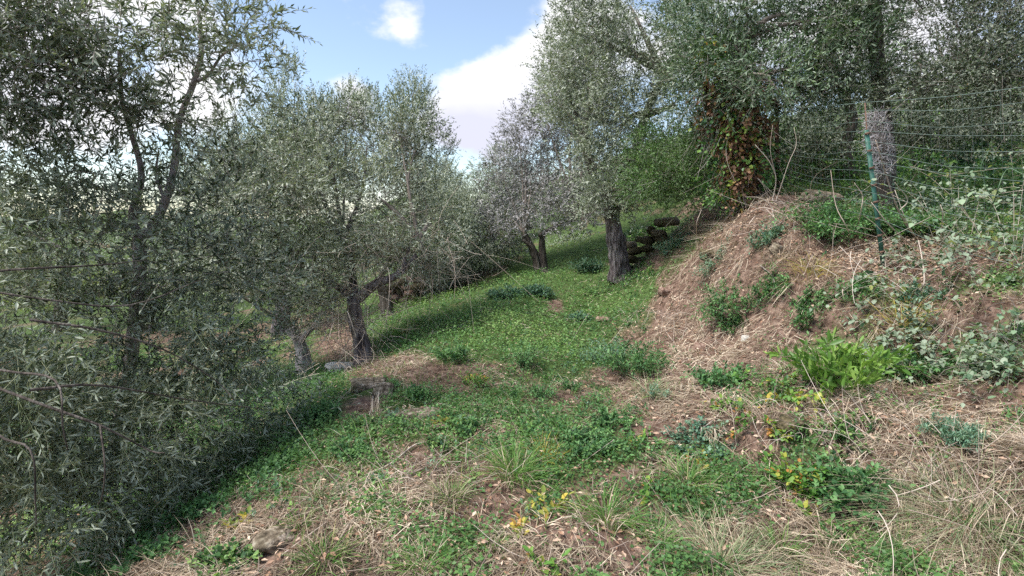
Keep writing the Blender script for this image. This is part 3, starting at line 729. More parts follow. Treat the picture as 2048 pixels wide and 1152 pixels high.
# olives behind, on the left
tree('tall loose olive behind the leaning forked olive with upright shoots against the sky', (560, 660, 11), [(565, 560, 11), (570, 450, 11)], .14, .09,
     [(590, 250, 10.8, 80, 60, 1.0), (592, 165, 10.6, 20, 45, .3, 1.3), (560, 190, 10.6, 25, 50, .4, .9), (625, 205, 10.6, 22, 40, .3, 1.1), (500, 290, 10.6, 100, 70, 1.2), (700, 215, 11, 22, 50, .35, 1.1), (665, 240, 11, 22, 45, .35, 1), (735, 255, 11, 30, 45, .4, 1), (470, 380, 10.6, 120, 80, 1.2), (640, 340, 11, 110, 70, 1), (400, 330, 10.4, 90, 80, 1, .8)],
     seed=4, dens=.7, gap=-.8, upb=1.3, leaf=.075, width=.022)
tree('olive with one tall column of upright shoots left of the gap of sky', (850, 600, 12.5), [(850, 520, 12.5), (840, 450, 12.5)], .13, .09,
     [(822, 190, 12, 24, 40, .35, 1.2), (795, 225, 12, 18, 50, .3, 1), (848, 225, 12, 20, 55, .35, 1), (820, 260, 12, 40, 50, .5, .8), (835, 330, 12, 58, 60, .8, .8), (870, 390, 12.4, 55, 60, .9), (780, 330, 12, 45, 55, .7), (905, 420, 13, 50, 70, .8, 1), (930, 470, 13, 50, 50, .8, 1), (728, 185, 12, 18, 40, .3, 1), (745, 240, 12, 35, 50, .5, .9), (900, 300, 12.4, 12, 14, .2, .8)],
     seed=5, dens=.78, gap=-.8, upb=1.3, leaf=.075, width=.022)
# overhung hollow, its shade put into dark leaf colour
tree('bushy olive, leaves coloured dark for shade, hanging over the shaded hollow right of the slim shaded trunk', (880, 598, 11.6), [(885, 560, 11.8), (880, 520, 12)], .08, .05,
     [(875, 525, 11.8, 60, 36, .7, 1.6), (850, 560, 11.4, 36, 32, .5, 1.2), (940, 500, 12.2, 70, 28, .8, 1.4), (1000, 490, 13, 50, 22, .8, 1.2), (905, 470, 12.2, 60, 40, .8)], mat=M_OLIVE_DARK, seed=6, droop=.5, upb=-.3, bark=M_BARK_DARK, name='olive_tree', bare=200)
# centre
tree('twisted many-stemmed olive with a greyish purple crown in the centre', (1083, 546, 12), [(1072, 515, 12), (1062, 490, 12), (1050, 468, 12)], .13, .07,
     [(1060, 390, 12, 95, 75, 1.2), (1120, 330, 12.2, 80, 75, 1.1), (1050, 310, 12.6, 55, 60, .8), (1150, 420, 12, 60, 50, .8), (1000, 440, 12.6, 60, 40, .9), (1180, 260, 12.4, 60, 60, .8), (1090, 240, 12.4, 60, 60, .9), (1150, 180, 12.4, 70, 80, .9), (1010, 360, 12.6, 50, 50, .8), (1040, 260, 12.8, 35, 40, .6, .8)],
     second=[([(1088, 545, 12), (1080, 505, 12.05), (1078, 470, 12)], .09), ([(1076, 540, 11.95), (1060, 500, 11.9), (1040, 480, 11.9)], .05)],
     limbs=[([(1078, 472, 12), (1105, 455, 12), (1150, 440, 12)], .05)], mat=M_OLIVE_GREY, seed=7, dens=.7, leaf=.085, width=.025, bare=120, twigr=1.2, bark=M_BARK_DARK)
tree('distant pale green olive standing behind the twisted many-stemmed olive', (985, 520, 17), [(985, 490, 17), (980, 460, 17)], .13, .09,
     [(975, 400, 17, 45, 55, 1.2), (945, 440, 17, 45, 40, 1), (1010, 340, 17.5, 40, 50, 1, .8), (1020, 400, 17, 50, 60, 1), (960, 350, 17.5, 22, 32, .5, .5)], seed=8, dens=.6, twigr=1.3, gap=-1.4, leaf=.09, width=.028)
tree('far blue-green olive whose top closes the gap of sky between the two rows', (925, 505, 22), [(925, 470, 22), (922, 440, 22)], .14, .1,
     [(915, 420, 22, 45, 32, 1.5), (945, 400, 22, 30, 26, 1, .8), (890, 400, 22, 30, 30, 1)], seed=9, dens=.7, twigr=1.5)
# the big one right of the path
tree('large old olive with a thick grey fluted trunk right of the path', (1238, 563, 10), [(1231, 530, 10), (1222, 480, 10), (1214, 430, 10), (1210, 400, 10)], .165, .15,
     [(1180, 170, 9.8, 90, 90, 1.2), (1270, 110, 9.6, 120, 110, 1.4), (1240, 250, 9.5, 120, 80, 1.2), (1190, 330, 9.6, 70, 60, .8), (1390, 80, 9.2, 110, 90, 1.3), (1350, 210, 9.2, 100, 80, 1.1), (1140, 60, 10, 45, 60, .7, .6),
      (1110, 200, 10.2, 40, 50, .6, .8), (1230, 385, 9.4, 75, 34, .6, 1.3), (1185, 425, 9.3, 35, 22, .4), (1275, 420, 9.4, 40, 30, .4), (1150, 260, 10, 60, 60, .8), (1260, 10, 9.6, 130, 60, 1.2), (1180, 50, 9.8, 70, 70, .9, .7), (1115, 130, 10, 45, 60, .7, .8)],
     second=[([(1246, 560, 10), (1242, 500, 10.02), (1240, 440, 10.02), (1246, 405, 10)], .125)],
     limbs=[([(1216, 410, 10), (1205, 395, 9.9), (1180, 330, 9.8), (1170, 290, 9.8)], .08), ([(1244, 405, 10), (1260, 330, 9.8), (1290, 230, 9.6), (1330, 150, 9.4)], .1)],
     seed=10, dens=.82, bare=120, flute=.34, gap=-.6, twigr=1.1, leaf=.075, width=.021)
tree('green leafy bush-like tree leaning over the bank right of the large old olive', (1440, 415, 8.6), [(1430, 390, 8.6), (1410, 370, 8.5)], .05, .035,
     [(1340, 310, 8.5, 85, 52, .8), (1410, 330, 8.3, 60, 60, .7), (1300, 370, 8.6, 60, 40, .6), (1380, 390, 8.4, 55, 30, .5), (1430, 290, 8.1, 55, 50, .5), (1270, 300, 8.8, 40, 40, .5), (1330, 350, 8.2, 70, 40, .5)], mat=M_OLIVE_GREEN, seed=11, dens=1.3, leaf=.055, width=.02, name='leafy_tree', group='broadleaved trees on the upper bank')

# big dark trees at the right
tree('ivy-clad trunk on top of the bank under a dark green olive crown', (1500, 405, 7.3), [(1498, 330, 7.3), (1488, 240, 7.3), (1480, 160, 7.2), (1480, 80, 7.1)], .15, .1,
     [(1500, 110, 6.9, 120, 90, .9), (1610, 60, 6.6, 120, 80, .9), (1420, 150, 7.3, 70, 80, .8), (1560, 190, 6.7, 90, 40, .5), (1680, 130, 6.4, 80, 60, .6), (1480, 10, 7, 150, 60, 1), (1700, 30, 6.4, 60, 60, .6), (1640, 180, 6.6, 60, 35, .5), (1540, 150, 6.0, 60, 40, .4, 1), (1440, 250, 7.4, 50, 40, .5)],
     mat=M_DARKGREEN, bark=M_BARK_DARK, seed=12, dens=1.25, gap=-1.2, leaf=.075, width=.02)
tree('tall dark tree behind the fence with the grey bundle hanging on its trunk', (1768, 385, 6.6), [(1770, 300, 6.6), (1760, 220, 6.6), (1752, 120, 6.5), (1748, 0, 6.4), (1745, -60, 6.4)], .075, .055,
     [(1720, 10, 6.4, 60, 90, .7), (1830, 185, 6.0, 60, 30, .5, 2), (1930, 140, 5.8, 80, 50, .5, 1.8), (2020, 190, 5.6, 60, 30, .5, 2), (1760, 150, 6.2, 40, 60, .4, 1.5), (1900, 60, 6.2, 60, 50, .5, 1.2), (1850, 20, 6.6, 90, 60, .8, .55), (1970, 60, 6.2, 110, 90, .9, 1.5), (1880, 175, 6.6, 130, 40, .7, 2.2), (1820, 110, 7, 60, 60, .6, .5), (1990, 160, 5.9, 100, 40, .6, 2.2), (1920, 110, 6.8, 60, 50, .6, 1.2), (1790, 190, 7, 60, 40, .5), (1780, -40, 6.4, 120, 50, .7), (2030, -10, 6, 90, 80, .8, 1.4), (1870, 60, 7.4, 110, 70, .7, .8), (1900, 0, 6.6, 90, 50, .6, 1.2), (2040, 110, 5.6, 60, 80, .6, 1.5)],
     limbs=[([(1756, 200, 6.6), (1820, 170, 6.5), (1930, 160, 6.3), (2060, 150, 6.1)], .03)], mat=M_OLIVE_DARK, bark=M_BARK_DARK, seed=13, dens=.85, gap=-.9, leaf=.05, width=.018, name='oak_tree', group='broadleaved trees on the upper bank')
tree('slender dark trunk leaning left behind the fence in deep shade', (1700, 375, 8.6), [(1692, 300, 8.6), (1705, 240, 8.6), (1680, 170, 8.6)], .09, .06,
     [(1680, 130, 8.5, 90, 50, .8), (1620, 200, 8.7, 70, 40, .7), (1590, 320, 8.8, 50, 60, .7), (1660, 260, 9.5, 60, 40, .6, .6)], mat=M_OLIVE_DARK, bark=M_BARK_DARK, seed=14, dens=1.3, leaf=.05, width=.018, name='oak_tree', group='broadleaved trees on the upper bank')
tree('yellow-leaved tree high on the slope at the upper right behind the fence', (1950, 260, 11), [(1950, 220, 11), (1940, 190, 11)], .08, .05,
     [(1930, 190, 11, 80, 35, .9), (1840, 210, 11.5, 60, 25, .7), (1720, 260, 12, 80, 35, .8)], mat=M_YGREEN, seed=15, dens=.8, leaf=.05, width=.025, name='leafy_tree', group='broadleaved trees on the upper bank')

# left foreground
tree('slender pale-limbed olive in the left foreground with thin foliage against the bright sky', (225, 960, 4.2), [(250, 800, 4.1), (272, 650, 4.0), (283, 540, 4.0), (280, 470, 4.0)], .045, .036,
     [(60, 60, 3.5, 120, 90, .5, .9), (200, 50, 3.7, 110, 70, .5, .8), (330, 40, 3.8, 100, 60, .5, .7), (450, 40, 3.9, 90, 60, .5, .7), (500, 120, 3.9, 55, 60, .4, .7), (60, 180, 3.5, 120, 60, .4, 1.2), (180, 180, 3.6, 90, 50, .4, 1.1), (300, 230, 3.8, 60, 40, .35, 1.6), (260, 130, 3.7, 90, 50, .4, .9),
      (400, 130, 3.9, 70, 60, .4, .5), (470, 210, 4, 70, 60, .4, .35), (20, 270, 3.5, 60, 60, .4, .9), (100, 340, 3.6, 130, 50, .5, .8), (130, 400, 3.7, 120, 40, .5, .9), (300, 430, 3.8, 120, 60, .5, .8), (440, 400, 4, 90, 90, .5, .8), (400, 300, 4, 70, 60, .4, .6), (380, 520, 3.8, 120, 70, .5, .8), (160, 480, 3.5, 130, 60, .5, .8), (500, 560, 4.2, 80, 80, .5, .8),
      (230, 330, 4.1, 70, 40, .4, .5), (-20, 120, 3.4, 90, 150, .5, 1.2), (60, 120, 3.6, 100, 60, .4, 1.2), (20, 20, 3.5, 100, 60, .5, 1.2), (520, 30, 4, 25, 40, .3, .8), (110, 560, 3.8, 130, 50, .4, 1), (60, 620, 3.7, 110, 50, .4, 1.1), (230, 620, 3.8, 100, 60, .4, 1.1), (320, 690, 4, 90, 60, .4, .9), (150, 250, 3.7, 110, 30, .4, .35)],
     limbs=[([(281, 480, 4.0), (262, 430, 4.0), (282, 350, 4.0), (262, 265, 4.0), (245, 200, 3.95), (240, 100, 3.9)], .032), ([(281, 480, 4.0), (318, 430, 4.0), (335, 390, 4.0), (352, 330, 4.0), (365, 240, 4.0), (395, 165, 4.0), (410, 100, 4.0), (402, 20, 4.0)], .036),
            ([(-60, 90, 3.4), (60, 50, 3.5), (200, 52, 3.6), (320, 62, 3.7), (430, 85, 3.9)], .008), ([(395, 162, 4.0), (420, 150, 4.0), (445, 112, 4.0), (480, 90, 4.0)], .015), ([(330, 400, 4.0), (312, 350, 4.05), (318, 300, 4.0)], .014)],
     mat=M_OLIVE_MID, bark=M_BARK_PALE, seed=16, dens=.8, gap=-3, twigs=.7, leaf=.07, width=.018, autolimb=False, splen=.25, bare=-20)
tree('foreground olive whose long drooping leafy branches fill the lower left corner', (-260, 1100, 2.6), [(-240, 900, 2.6), (-200, 700, 2.6), (-160, 560, 2.6)], .12, .08,
     [(60, 560, 3.2, 170, 90, .5, 1.8), (110, 700, 3.0, 170, 110, .5, 2.4), (260, 640, 3.5, 170, 90, .5, 1.8), (350, 730, 3.7, 150, 80, .45, 1.6), (40, 850, 2.8, 150, 120, .5, 2.4), (200, 850, 3.2, 190, 110, .5, 2.2), (400, 840, 3.7, 140, 70, .4, 1.3),
      (80, 1020, 2.8, 160, 120, .4, 2.4), (270, 1010, 3.2, 160, 90, .4, 1.5), (420, 650, 3.8, 110, 70, .4, 1.7), (480, 590, 4.0, 90, 80, .4, 1.8), (-60, 450, 3.2, 140, 120, .5, 1.6), (-100, 700, 3.0, 140, 200, .6, 2), (330, 500, 3.8, 120, 80, .5, 1.5),  # lobes left of the frame extend the crown to cast shade
      (510, 720, 4.0, 80, 50, .3, 1.0), (560, 830, 4.2, 110, 50, .3, .8), (620, 880, 4.5, 80, 40, .25, .7), (430, 930, 3.8, 130, 60, .3, .9), (150, 470, 3.5, 120, 60, .4, 1.6), (330, 1100, 3.2, 110, 60, .3, .7), (40, 330, 3.5, 90, 90, .4, .9), (60, 600, 3.4, 140, 50, .4, 1.2), (180, 590, 3.6, 120, 40, .4, 1.0), (300, 620, 3.8, 90, 60, .4, 1.2), (-30, 560, 2.9, 120, 60, .4, 1.2), (230, 720, 3.6, 120, 60, .4, 1.2), (520, 900, 3.9, 70, 30, .25, 1.0), (600, 850, 4.2, 60, 25, .25, 1.0), (440, 1000, 3.5, 70, 40, .25, 1.0), (350, 1080, 3.3, 80, 40, .25, 1.0), (660, 800, 4.6, 50, 20, .2, .8)],
     limbs=[([(-160, 560, 2.6), (20, 540, 2.5), (200, 530, 2.8), (290, 520, 3.0)], .007), ([(-200, 700, 2.6), (0, 740, 2.3), (110, 760, 2.1), (125, 850, 2.0), (135, 900, 2.0)], .006), ([(-200, 700, 2.6), (60, 800, 2.3), (200, 850, 2.3), (300, 900, 2.4), (330, 905, 2.4)], .007),
            ([(-160, 560, 2.6), (100, 600, 2.7), (260, 610, 2.9), (400, 560, 3.1)], .006), ([(60, 780, 2.4), (200, 770, 2.6), (380, 800, 3.0), (540, 820, 3.4)], .007), ([(-200, 700, 2.6), (-20, 860, 2.2), (60, 900, 2.1), (70, 1000, 2.1), (72, 1050, 2.1)], .006),
            ([(60, 640, 2.4), (200, 660, 2.5), (330, 700, 2.7), (430, 760, 2.9), (470, 800, 2.9)], .006), ([(200, 850, 2.3), (210, 930, 2.2), (205, 990, 2.2), (195, 1010, 2.2)], .004)],
     mat=M_OLIVE_MID, bark=M_BARK_DARK, seed=17, dens=.85, gap=-.4, twigs=.7, leaf=.068, width=.0145, autolimb=False, splen=.27, droop=.2, upb=.05, parts=300, twigmat=M_GREENTWIG, spread=48)

def far_trees():
    specs = [('grey-green olive on the lower terrace seen between the limbs of the foreground olive', (110, 640, 14), [(130, 500, 14, 110, 65, 1.2), (40, 465, 14, 80, 55, 1), (90, 560, 13, 120, 50, 1)], M_OLIVE_MID),
             ('grey-green olive on the lower terrace behind the pale-limbed olive trunk', (300, 650, 13), [(280, 480, 13, 90, 65, 1.2), (360, 440, 13, 80, 60, 1), (320, 570, 12.5, 110, 50, 1)], M_OLIVE_MID),
             ('far tree coloured yellow-green for the sunlight on it, down the slope seen through the left foliage', (180, 600, 24), [(230, 555, 24, 120, 60, 2.6), (120, 600, 22, 90, 50, 2)], M_FARLEAF_SUNLIT),
             ('round dull green tree far off at the left edge of the view', (20, 600, 26), [(20, 520, 26, 90, 70, 2.6), (-60, 560, 25, 80, 70, 2.4)], M_OLIVE),
             ('dull green tree far off behind the forked pale-limbed olive', (350, 600, 27), [(340, 510, 27, 90, 70, 2.6)], M_OLIVE),
             ('dark green tree far off behind the tall loose olive', (480, 620, 18), [(470, 530, 18, 80, 80, 2.0), (560, 560, 17, 70, 60, 1.6)], M_OLIVE_DARK),
             ('grey-green tree on the terrace behind the slim shaded trunk', (700, 600, 16), [(700, 500, 16, 90, 80, 2), (640, 560, 16, 60, 50, 1.4)], M_OLIVE),
             ('green tree on the upper terrace right of the twisted olive', (1180, 490, 17), [(1170, 420, 17, 60, 60, 1.6), (1240, 330, 17, 90, 90, 2)], M_OLIVE_DARK),
             ('dull green tree on the ridge behind the pale green distant olive', (1060, 480, 21), [(1050, 400, 21, 80, 60, 2), (980, 430, 21, 60, 40, 2), (1120, 340, 21, 70, 60, 2)], M_OLIVE),
             ('dark green tree closing the view behind the green leafy bush-like tree', (1390, 420, 14), [(1390, 300, 14, 90, 90, 1.6), (1480, 270, 13, 80, 110, 1.6)], M_OLIVE_DARK),
             ('dark green tree high on the slope behind the trunk with the hanging bundle', (1840, 250, 13), [(1830, 170, 13, 80, 50, 1.2), (1760, 200, 12.5, 70, 50, 1.2)], M_OLIVE_DARK),
             ('dark green tree at the top of the slope at the right edge', (2000, 230, 12.5), [(1990, 150, 12.5, 100, 55, 1.2), (1920, 185, 13, 60, 30, 1)], M_OLIVE_DARK),
             ('low tree added with dark leaves for the shade beyond the fence left of the hanging bundle', (1650, 360, 10), [(1640, 290, 10, 60, 50, .8), (1700, 270, 10.3, 50, 60, .8), (1600, 330, 9.6, 50, 50, .7)], M_OLIVE_DARK),  # dark-leaved tree added to darken the area behind the wires
             ('dark green tree on the slope behind the ivy-clad trunk', (1590, 340, 14), [(1580, 250, 14, 70, 70, 1.5), (1640, 180, 13, 90, 60, 1.5)], M_OLIVE_DARK)]
    for i, (lb, base, bl, m) in enumerate(specs):
        b = base; c = bl[0]
        tree(lb, b, [(c[0], (b[1] + c[1]) / 2, b[2]), (c[0], c[1], b[2])], .16, .1, bl, mat=m, seed=40 + i, dens=.11 if b[2] > 20 else .24, twigs=.25, leaf=.12 if b[2] > 20 else .09, width=.045 if b[2] > 20 else .03, nl=12, splen=.45, twigr=1.5, gap=-1.6,
             group='trees standing far behind the terrace', name='distant_tree', bark=M_BARK_DARK)
far_trees()
print('LEAVES', LEAFCOUNT)

# ------------------------------------------------------------------ stones and walls
def rock_mesh(name, size, seed, mat, nu=12, nv=8, boxy=.45, rough=.16):
    r = np.random.default_rng(seed); th = np.linspace(0, 2 * np.pi, nu, endpoint=False); ph = np.linspace(0, np.pi, nv + 1)[1:-1]
    sp = lambda q: np.sign(q) * np.abs(q) ** boxy
    V = [(0, 0, 1.)]
    for p_ in ph:
        for t_ in th:
            V.append((sp(math.sin(p_)) * sp(math.cos(t_)), sp(math.sin(p_)) * sp(math.sin(t_)), sp(math.cos(p_))))
    V.append((0, 0, -1.)); V = np.array(V); n1_ = Noise(seed, 1.3); n2_ = Noise(seed + 1, 4.5)
    V = V * (1 + rough * np.round(n1_(V)[:, None] * 1.5) / 1.5 * .8 + rough * .5 * n2_(V)[:, None]) * np.array(size) * .5
    V[:, 0] += V[:, 2] * r.normal() * .15
    f = []
    for i in range(nu): f.append((0, 1 + i, 1 + (i + 1) % nu))
    m_ = len(ph)
    for j in range(m_ - 1):
        for i in range(nu):
            a = 1 + j * nu + i; b = 1 + j * nu + (i + 1) % nu
            f += [(a, a + nu, b + nu), (a, b + nu, b)]
    e = len(V) - 1
    for i in range(nu): f.append((1 + (m_ - 1) * nu + i, e, 1 + (m_ - 1) * nu + (i + 1) % nu))
    return mesh(name, V, np.array(f), mat, smooth=False)

def stone(u, v, size, label, mat=None, rot=(0, 0, 0), seed=0, group='flat stones lying on the ground', sink=.3, name='stone', **k):
    p = G(u, v); o = obj(name, rock_mesh(name, size, 300 + seed, mat or M_STONE, 20, 12, **k))
    p[2] += size[2] * (.5 - sink); o.location = tuple(p); o.rotation_euler = rot
    return tag(o, label, 'stone', group)
stone(736, 775, (.26, .15, .075), 'long mossy flat stone on the edge of the dug patch of soil', M_STONE, (.1, .1, .35), 1, boxy=.35)
stone(769, 788, (.17, .15, .1), 'squarish pale brown stone propped beside the long mossy flat stone', M_STONE, (.5, .1, .2), 2, boxy=.3)
stone(832, 832, (.34, .17, .06), 'broad brownish stone half sunk in the path below the squarish one', M_STONE, (.05, .02, .3), 3, boxy=.5, sink=.3)
stone(690, 737, (.42, .2, .07), 'pale whitish slab at the foot of the leaning forked olive', M_STONE_PALE, (.1, 0, .2), 4, boxy=.5)
stone(642, 760, (.26, .12, .06), 'small pale whitish slab in the grass near the short pale-based trunk', M_STONE_PALE, (.1, .1, .6), 5, boxy=.5)
stone(495, 772, (.4, .25, .1), 'grey stone edging the lower terrace under the drooping branches', M_STONE, (.1, .1, .3), 6)
stone(1640, 402, (.5, .3, .15), 'large pale stone under the fence wires behind the green bush', M_STONE, (.1, .15, .1), 7, rough=.3, boxy=.6)
stone(1491, 682, (.1, .07, .06), 'small whitish stone among dry stems on the steep bank', M_STONE_PALE, (.2, .1, .4), 8)
stone(1206, 640, (.24, .14, .07), 'brown stone at the foot of the bank where the path narrows', M_STONE_RED, (.1, .1, .2), 9)
stone(880, 863, (.09, .07, .04), 'small orange-brown stone on the path by a yellow-leaved sprout', M_STONE_RED, (.1, .1, .2), 10)
stone(1000, 1070, (.07, .05, .02), 'small flat beige stone on bare soil near the bottom of the view', M_STONE, (.1, .1, .9), 11)
stone(548, 1100, (.2, .15, .07), 'rounded brown stone among straw at the lower left edge of the path', M_STONE, (.1, .1, .9), 12, boxy=.7)
stone(1462, 640, (.2, .14, .1), 'brown stone half buried in the dry stems of the bank above the white stone', M_STONE_RED, (.2, .1, .5), 13, boxy=.6, sink=.45)
stone(1420, 520, (.28, .18, .15), 'mossy brown stone bedded high on the bank above the blue-green weed', M_STONE_DARK, (.2, .1, .5), 14, boxy=.6, sink=.4)

stone(1330, 590, (.2, .16, .14), 'brown stone sticking out of the lower left flank of the bank', M_STONE_RED, (.3, .2, .5), 16, boxy=.4, sink=.55)
stone(1560, 500, (.17, .13, .09), 'grey-brown stone sticking out just below the crest of the bank', M_STONE, (.2, .3, .2), 17, boxy=.4, sink=.5)
stone(1400, 700, (.16, .12, .1), 'small brown stone half buried at the foot of the dry stems', M_STONE_RED, (.2, .3, 1.2), 18, boxy=.4, sink=.5)
stone(1590, 860, (.22, .14, .1), 'dark stone in the small hollow under the yellowing bramble', M_STONE_DARK, (.2, .1, .7), 19, boxy=.4, sink=.4)

def wall(label, a, b, height, mats, seed, n_rows=5, sl=.24):
    """dry stone wall, every stone an object"""
    r = np.random.default_rng(seed)
    A = P(*a); A[2] = H(A[0], A[1]); B = P(*b); B[2] = H(B[0], B[1])
    T = thing('stone_wall', A, label, 'wall')
    L = np.linalg.norm((B - A)[:2]); d = (B - A) / L; yaw = math.atan2(d[1], d[0]); rowh = height / n_rows
    ms = [rock_mesh('stone', (1, 1, 1), seed + i, mats[i % len(mats)], 8, 6, .35, .1) for i in range(8)]
    for j in range(n_rows):
        x = r.uniform(-.1, .05)
        while x < L:
            l = sl * r.uniform(.6, 1.5); o = bpy.data.objects.new('stone', ms[r.integers(8)]); COL.objects.link(o); o.parent = T
            q = d * (x + l / 2); zb = H(A[0] + q[0], A[1] + q[1]) - A[2]
            o.location = (q[0] + r.normal() * .035, q[1] + r.normal() * .05, zb + (j + .45) * rowh + r.normal() * .02)
            o.scale = (l * .98, .26 * r.uniform(.8, 1.1), rowh * r.uniform(.85, 1.05)); o.rotation_euler = (r.normal() * .16, r.normal() * .16, yaw + r.normal() * .2)
            x += l
    return T
wall('low dark mossy dry stone wall behind the large old olive at the foot of the bank', (1258, 545, 10.4), (1325, 520, 10.0), .55, [M_STONE_DARK, M_STONE_DARK, M_STONE], 900, 4, .26)
wall('crumbling reddish stone wall in shade beside the slim shaded olive trunk', (770, 615, 11.3), (838, 606, 11.0), .5, [M_STONE_RED, M_STONE_DARK, M_STONE_RED], 950, 4, .22)

# ------------------------------------------------------------------ plants
KINDL = {'M': 'small'}
def herb(u, v, hpx, label, mat, n=26, leaf=.04, width=.022, nl=9, spread=55, lean=.55, kind='oval', name='weed', cat='plant', group='leafy weeds growing on the path and banks',
         side=0, droop=.3, seed=0, parts=0, wide=1., stemmat=None, flat=.8, tips=.35, rbase=.05, start=.2, stemr=.0018, stem_name='stems', base=None):
    r = np.random.default_rng(2000 + seed)
    B = G(u, v) if base is None else np.array(base, float); h = hpx * B[1] / F
    T = thing(name, B, label, cat, group)
    az = r.uniform(0, 6.28, n); el = r.uniform(0, 1, n) ** .6
    d = nrm(np.stack([np.cos(az) * lean * el * wide, np.sin(az) * lean * el, np.ones(n)], -1))
    ln = h * r.uniform(.55, 1.1, n) * (1 + .3 * lean * el * (wide - 1))
    p0 = B + np.stack([np.cos(az), np.sin(az), 0 * az], -1) * (r.uniform(0, 1, (n, 1)) * rbase * wide * (1 + h * 2))
    p0[:, 2] = H(p0[:, 0], p0[:, 1]) - .005
    st = Acc(); dn = np.array([0, 0, -1.])
    V, Fc, k = strands(p0, d, ln, np.full(n, stemr), dn * (droop * ln)[:, None], 4, 3, .4); st.add(V, Fc, np.repeat(r.uniform(.2, 1, n), k))
    frs = [sprig_frames(p0, d, ln, nl, leaf, width, droop, spread, start, flat=flat, tipsmall=tips, r=r)]
    if side:
        t = r.uniform(.25, 1, (n, side)); q = p0[:, None] + (d[:, None] * t[..., None] + dn * droop * (t ** 2)[..., None]) * ln[:, None, None]
        q = q.reshape(-1, 3); d2 = nrm(np.repeat(d, side, 0) * .5 + r.normal(size=(n * side, 3)) * .8 + np.array([0, 0, .2])); l2 = np.repeat(ln, side) * r.uniform(.2, .45, n * side)
        V, Fc, k = strands(q, d2, l2, np.full(len(q), stemr * .6), dn * (droop * l2)[:, None], 1, 3, .4); st.add(V, Fc, np.repeat(r.uniform(.2, 1, len(q)), k))
        frs.append(sprig_frames(q, d2, l2, max(4, nl // 2), leaf, width, droop, spread, .2, flat=flat, tipsmall=tips, r=r))
    fr = tuple(np.concatenate([f[i] for f in frs]) for i in range(7))
    m_ = np.ones(len(fr[0]), bool)
    if parts:
        idx = np.argsort(fr[0][:, 1] - fr[0][:, 2] * 1.)[:parts]; m_[idx] = False
        leaf_objects(fr, idx, kind, mat, T)
    st.build(stem_name, stemmat or M_GREENTWIG, T, kind='stuff')
    if m_.any():
        lf = Acc(); lf.add(*leaves(tuple(f[m_] for f in fr), kind)); lf.build('foliage', mat, T, kind='stuff')
    return T

W = 'leafy weeds growing on the path and banks'
herb(1268, 750, 85, 'tall grey-green weed clump at the foot of the bank, biggest on the path edge', M_NETTLE, 60, .05, .02, 12, side=3, seed=1, wide=1.6, lean=.7, flat=.4)
herb(1215, 725, 60, 'feathery grey-green weeds just left of the biggest weed clump', M_BLUEWEED, 40, .045, .016, 12, side=2, seed=2, wide=1.6, lean=.8)
herb(1180, 905, 50, 'low dark green weed clump on the path right of the big grass tuft', M_NETTLE, 40, .035, .018, 10, side=2, seed=3, wide=1.6, lean=.9)
herb(1225, 850, 42, 'dark green weed clump above and right of the low dark clump', M_NETTLE, 36, .035, .018, 10, side=2, seed=4, wide=1.8, lean=.9)
herb(1085, 800, 42, 'upright dark green nettle-like weed standing alone in the middle of the path', M_NETTLE, 22, .035, .018, 10, side=1, seed=5, wide=1.1)
herb(1140, 785, 34, 'smaller dark green weed standing right of the upright nettle-like weed', M_NETTLE, 18, .035, .018, 9, side=1, seed=6)
herb(1050, 735, 52, 'dense dull green weed patch in the middle of the path above the nettle-like weed', M_NETTLE, 36, .035, .018, 10, side=2, seed=7, wide=1.5)
herb(905, 722, 46, 'very dark green weed clump at the left side of the path above the straw patch', M_NETTLE, 40, .04, .02, 10, side=2, seed=8, wide=1.6)
herb(835, 802, 40, 'bright-tipped green weed beside the squarish pale brown stone', M_NETTLE, 30, .035, .018, 10, side=2, seed=9, wide=1.2)
herb(785, 780, 26, 'small dark weed touching the squarish pale brown stone', M_NETTLE, 16, .03, .016, 8, side=1, seed=10)
herb(790, 838, 26, 'dark bluish weed at the left end of the half sunk stone', M_BLUEWEED, 24, .025, .012, 9, side=1, seed=11)
herb(938, 868, 40, 'dark green weed with yellow flowers beside it on the path', M_NETTLE, 26, .035, .02, 9, side=1, seed=12)
herb(875, 905, 30, 'small bright green weed left of the yellow-flowered weed', M_CLOVER, 20, .03, .02, 8, seed=13)
herb(730, 860, 42, 'bright green weed patch on the edge below the dug soil', M_CLOVER, 40, .03, .02, 9, side=1, seed=14, wide=1.8)
herb(700, 910, 45, 'green weeds spilling down the left edge of the path', M_NETTLE, 40, .035, .02, 9, side=1, seed=15, wide=1.5)
herb(950, 775, 34, 'light yellow-green weed in the upper middle of the path', M_YGREEN, 24, .035, .016, 9, side=1, seed=16, wide=1.3)
herb(1470, 625, 72, 'dark green bush on the bank halfway up the dry stems', M_NETTLE, 60, .05, .024, 10, side=3, seed=17, wide=1.9, lean=.9)
herb(1465, 655, 30, 'lower skirt of broad green leaves under the dark green bank bush', M_NETTLE, 30, .05, .026, 8, side=1, seed=18, wide=1.8)
herb(1428, 535, 40, 'small bluish green bush high on the bank left of centre', M_BLUEWEED, 40, .035, .022, 9, side=2, seed=19, wide=1.6, lean=.9)
herb(1532, 492, 48, 'bluish green bush below the dead stems at the corner of the fence', M_BLUEWEED, 44, .04, .022, 10, side=2, seed=20, wide=1.2)
herb(1345, 505, 42, 'bluish green ivy-like bush at the shoulder of the bank by the old wall', M_BLUEWEED, 44, .045, .03, 9, side=2, seed=21, wide=1.8)
herb(1620, 645, 55, 'green weed bush right of the dark bank bush', M_NETTLE, 50, .045, .024, 10, side=2, seed=22, wide=1.7)
herb(1540, 595, 50, 'upright green weeds between the two bank bushes', M_NETTLE, 36, .045, .022, 9, side=2, seed=23, wide=1.3)
